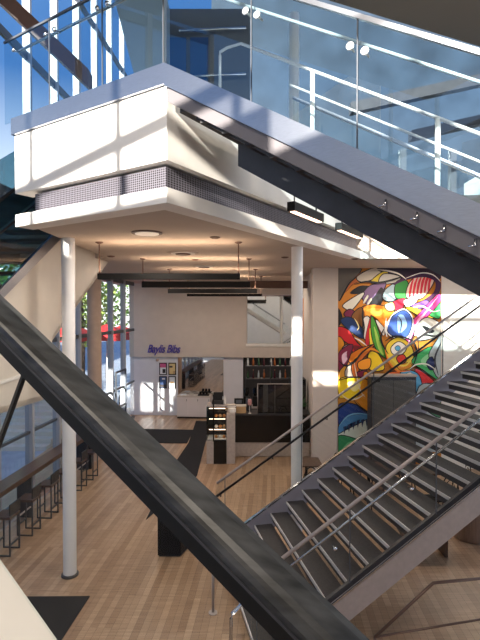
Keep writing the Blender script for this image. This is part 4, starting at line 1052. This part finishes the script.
for a, b in zip(xs, xs[1:]):
    run0 = None
    for c, d in zip(zs_, zs_[1:]):
        cx, cz = (a + b) / 2, (c + d) / 2
        if any(h[0] < cx < h[1] and h[2] < cz < h[3] for h in holes): continue
        mb.para((a, WY, c), (b - a, 0, 0), (0, -.05, 0), (0, 0, d - c))
mb.prism([V((-8.4, WY, ztop)), V((-4.9, WY, ztop)), V((-8.4, WY, ztop + .4))], (0, -.05, 0)); mb.para((-4.95, WY, ztop), (1.45, 0, 0), (0, -.05, 0), (0, 0, .5)); mb.para((-17.5, WY, ztop), (9.18, 0, 0), (0, -.05, 0), (0, 0, 4.6))  # raised blocks added to shade the pendants, columns and back wall
struct(mb.build('wall_sun_blocker', 'plaster'))
def mull_x(px): return sunhit(pa(px, 130)).x
m1, m2 = mull_x(30), mull_x(117); sp_ = m2 - m1
mb = MB()
for i in range(-6, 9):
    x = m1 + sp_ * i
    mb.para((x - .05, WY, ztop), (.1, 0, 0), (0, -.1, 0), (0, 0, 3.4))
zbar = sunhit(pa(88, 158)).z
mb.para((-14, WY, zbar - .1), (26, 0, 0), (0, -.1, 0), (0, 0, .2))
struct(mb.build('window_30', 'mullion'))

# ------------------------------------------------------------------ lights
sun = bpy.data.lights.new('sun', 'SUN'); sun.energy = 9.; sun.angle = R(.6); sun.color = (1, .93, .82)
so_ = bpy.data.objects.new('sun', sun); col.objects.link(so_); so_.rotation_euler = S.to_track_quat('Z', 'Y').to_euler()
w = bpy.data.worlds.new('sky'); bpy.context.scene.world = w; w.use_nodes = True; nt = w.node_tree; nt.nodes.clear()
ou = nt.nodes.new('ShaderNodeOutputWorld'); bg = nt.nodes.new('ShaderNodeBackground'); tc = nt.nodes.new('ShaderNodeTexCoord'); sx_ = nt.nodes.new('ShaderNodeSeparateXYZ'); rp = nt.nodes.new('ShaderNodeValToRGB')
e = rp.color_ramp.elements; e[0].position = 0.; e[0].color = (1., .96, .92, 1); e[1].position = .42; e[1].color = (.045, .125, .30, 1)
m_ = e.new(.16); m_.color = (.58, .64, .70, 1)
nt.links.new(tc.outputs['Generated'], sx_.inputs[0]); nt.links.new(sx_.outputs['Z'], rp.inputs[0]); nt.links.new(rp.outputs[0], bg.inputs[0]); nt.links.new(bg.outputs[0], ou.inputs[0])
bg.inputs[1].default_value = 1.1
def area(loc, size, power, color, rot=(0, 0, 0), name='lamp_and_fill'):
    l = bpy.data.lights.new(name, 'AREA'); l.size = size; l.energy = power; l.color = color
    o = bpy.data.objects.new(name, l); col.objects.link(o); o.location = loc; o.rotation_euler = rot
area((-1.5, .5, 11.1), 1.2, 150, (1, .88, .74)); area((3., 3., 11.1), 1.2, 70, (1, .88, .74))  # unseen fill lights added under the roof to warm the foreground
area(on_z(147, 232.5, ZC) - UP * .06, .4, 25, (1, .85, .7))
for x, y in ((-2.5, 13), (-2.5, 18.5), (1, 18.2), (.5, 13), (4.5, 13)): area((x, y, ZC - .06), .4, 25, (1, .85, .7))  # fill lights added below the lobby ceiling to warm the floor, no fittings here

# ------------------------------------------------------------------ camera and colour management
cam = bpy.data.cameras.new('camera'); cam.sensor_fit = 'VERTICAL'; cam.sensor_height = 36; cam.lens = 36 * F / 640; cam.clip_start = .02
co = bpy.data.objects.new('camera', cam); col.objects.link(co); co.location = O; co.rotation_euler = (R(90) - PIT, 0, 0)
sc = bpy.context.scene; sc.camera = co
sc.view_settings.view_transform = 'Standard'; sc.view_settings.look = 'None'; sc.view_settings.gamma = 1; sc.view_settings.use_curve_mapping = False
sc.view_settings.exposure = 1.2
sc.cycles.transparent_max_bounces = 40
sc.cycles.max_bounces = 10; sc.cycles.diffuse_bounces = 5
for o in ROOTS:
    if '_o' in o: del o['_o']
for o in bpy.data.objects:
    if '_o' in o: del o['_o']
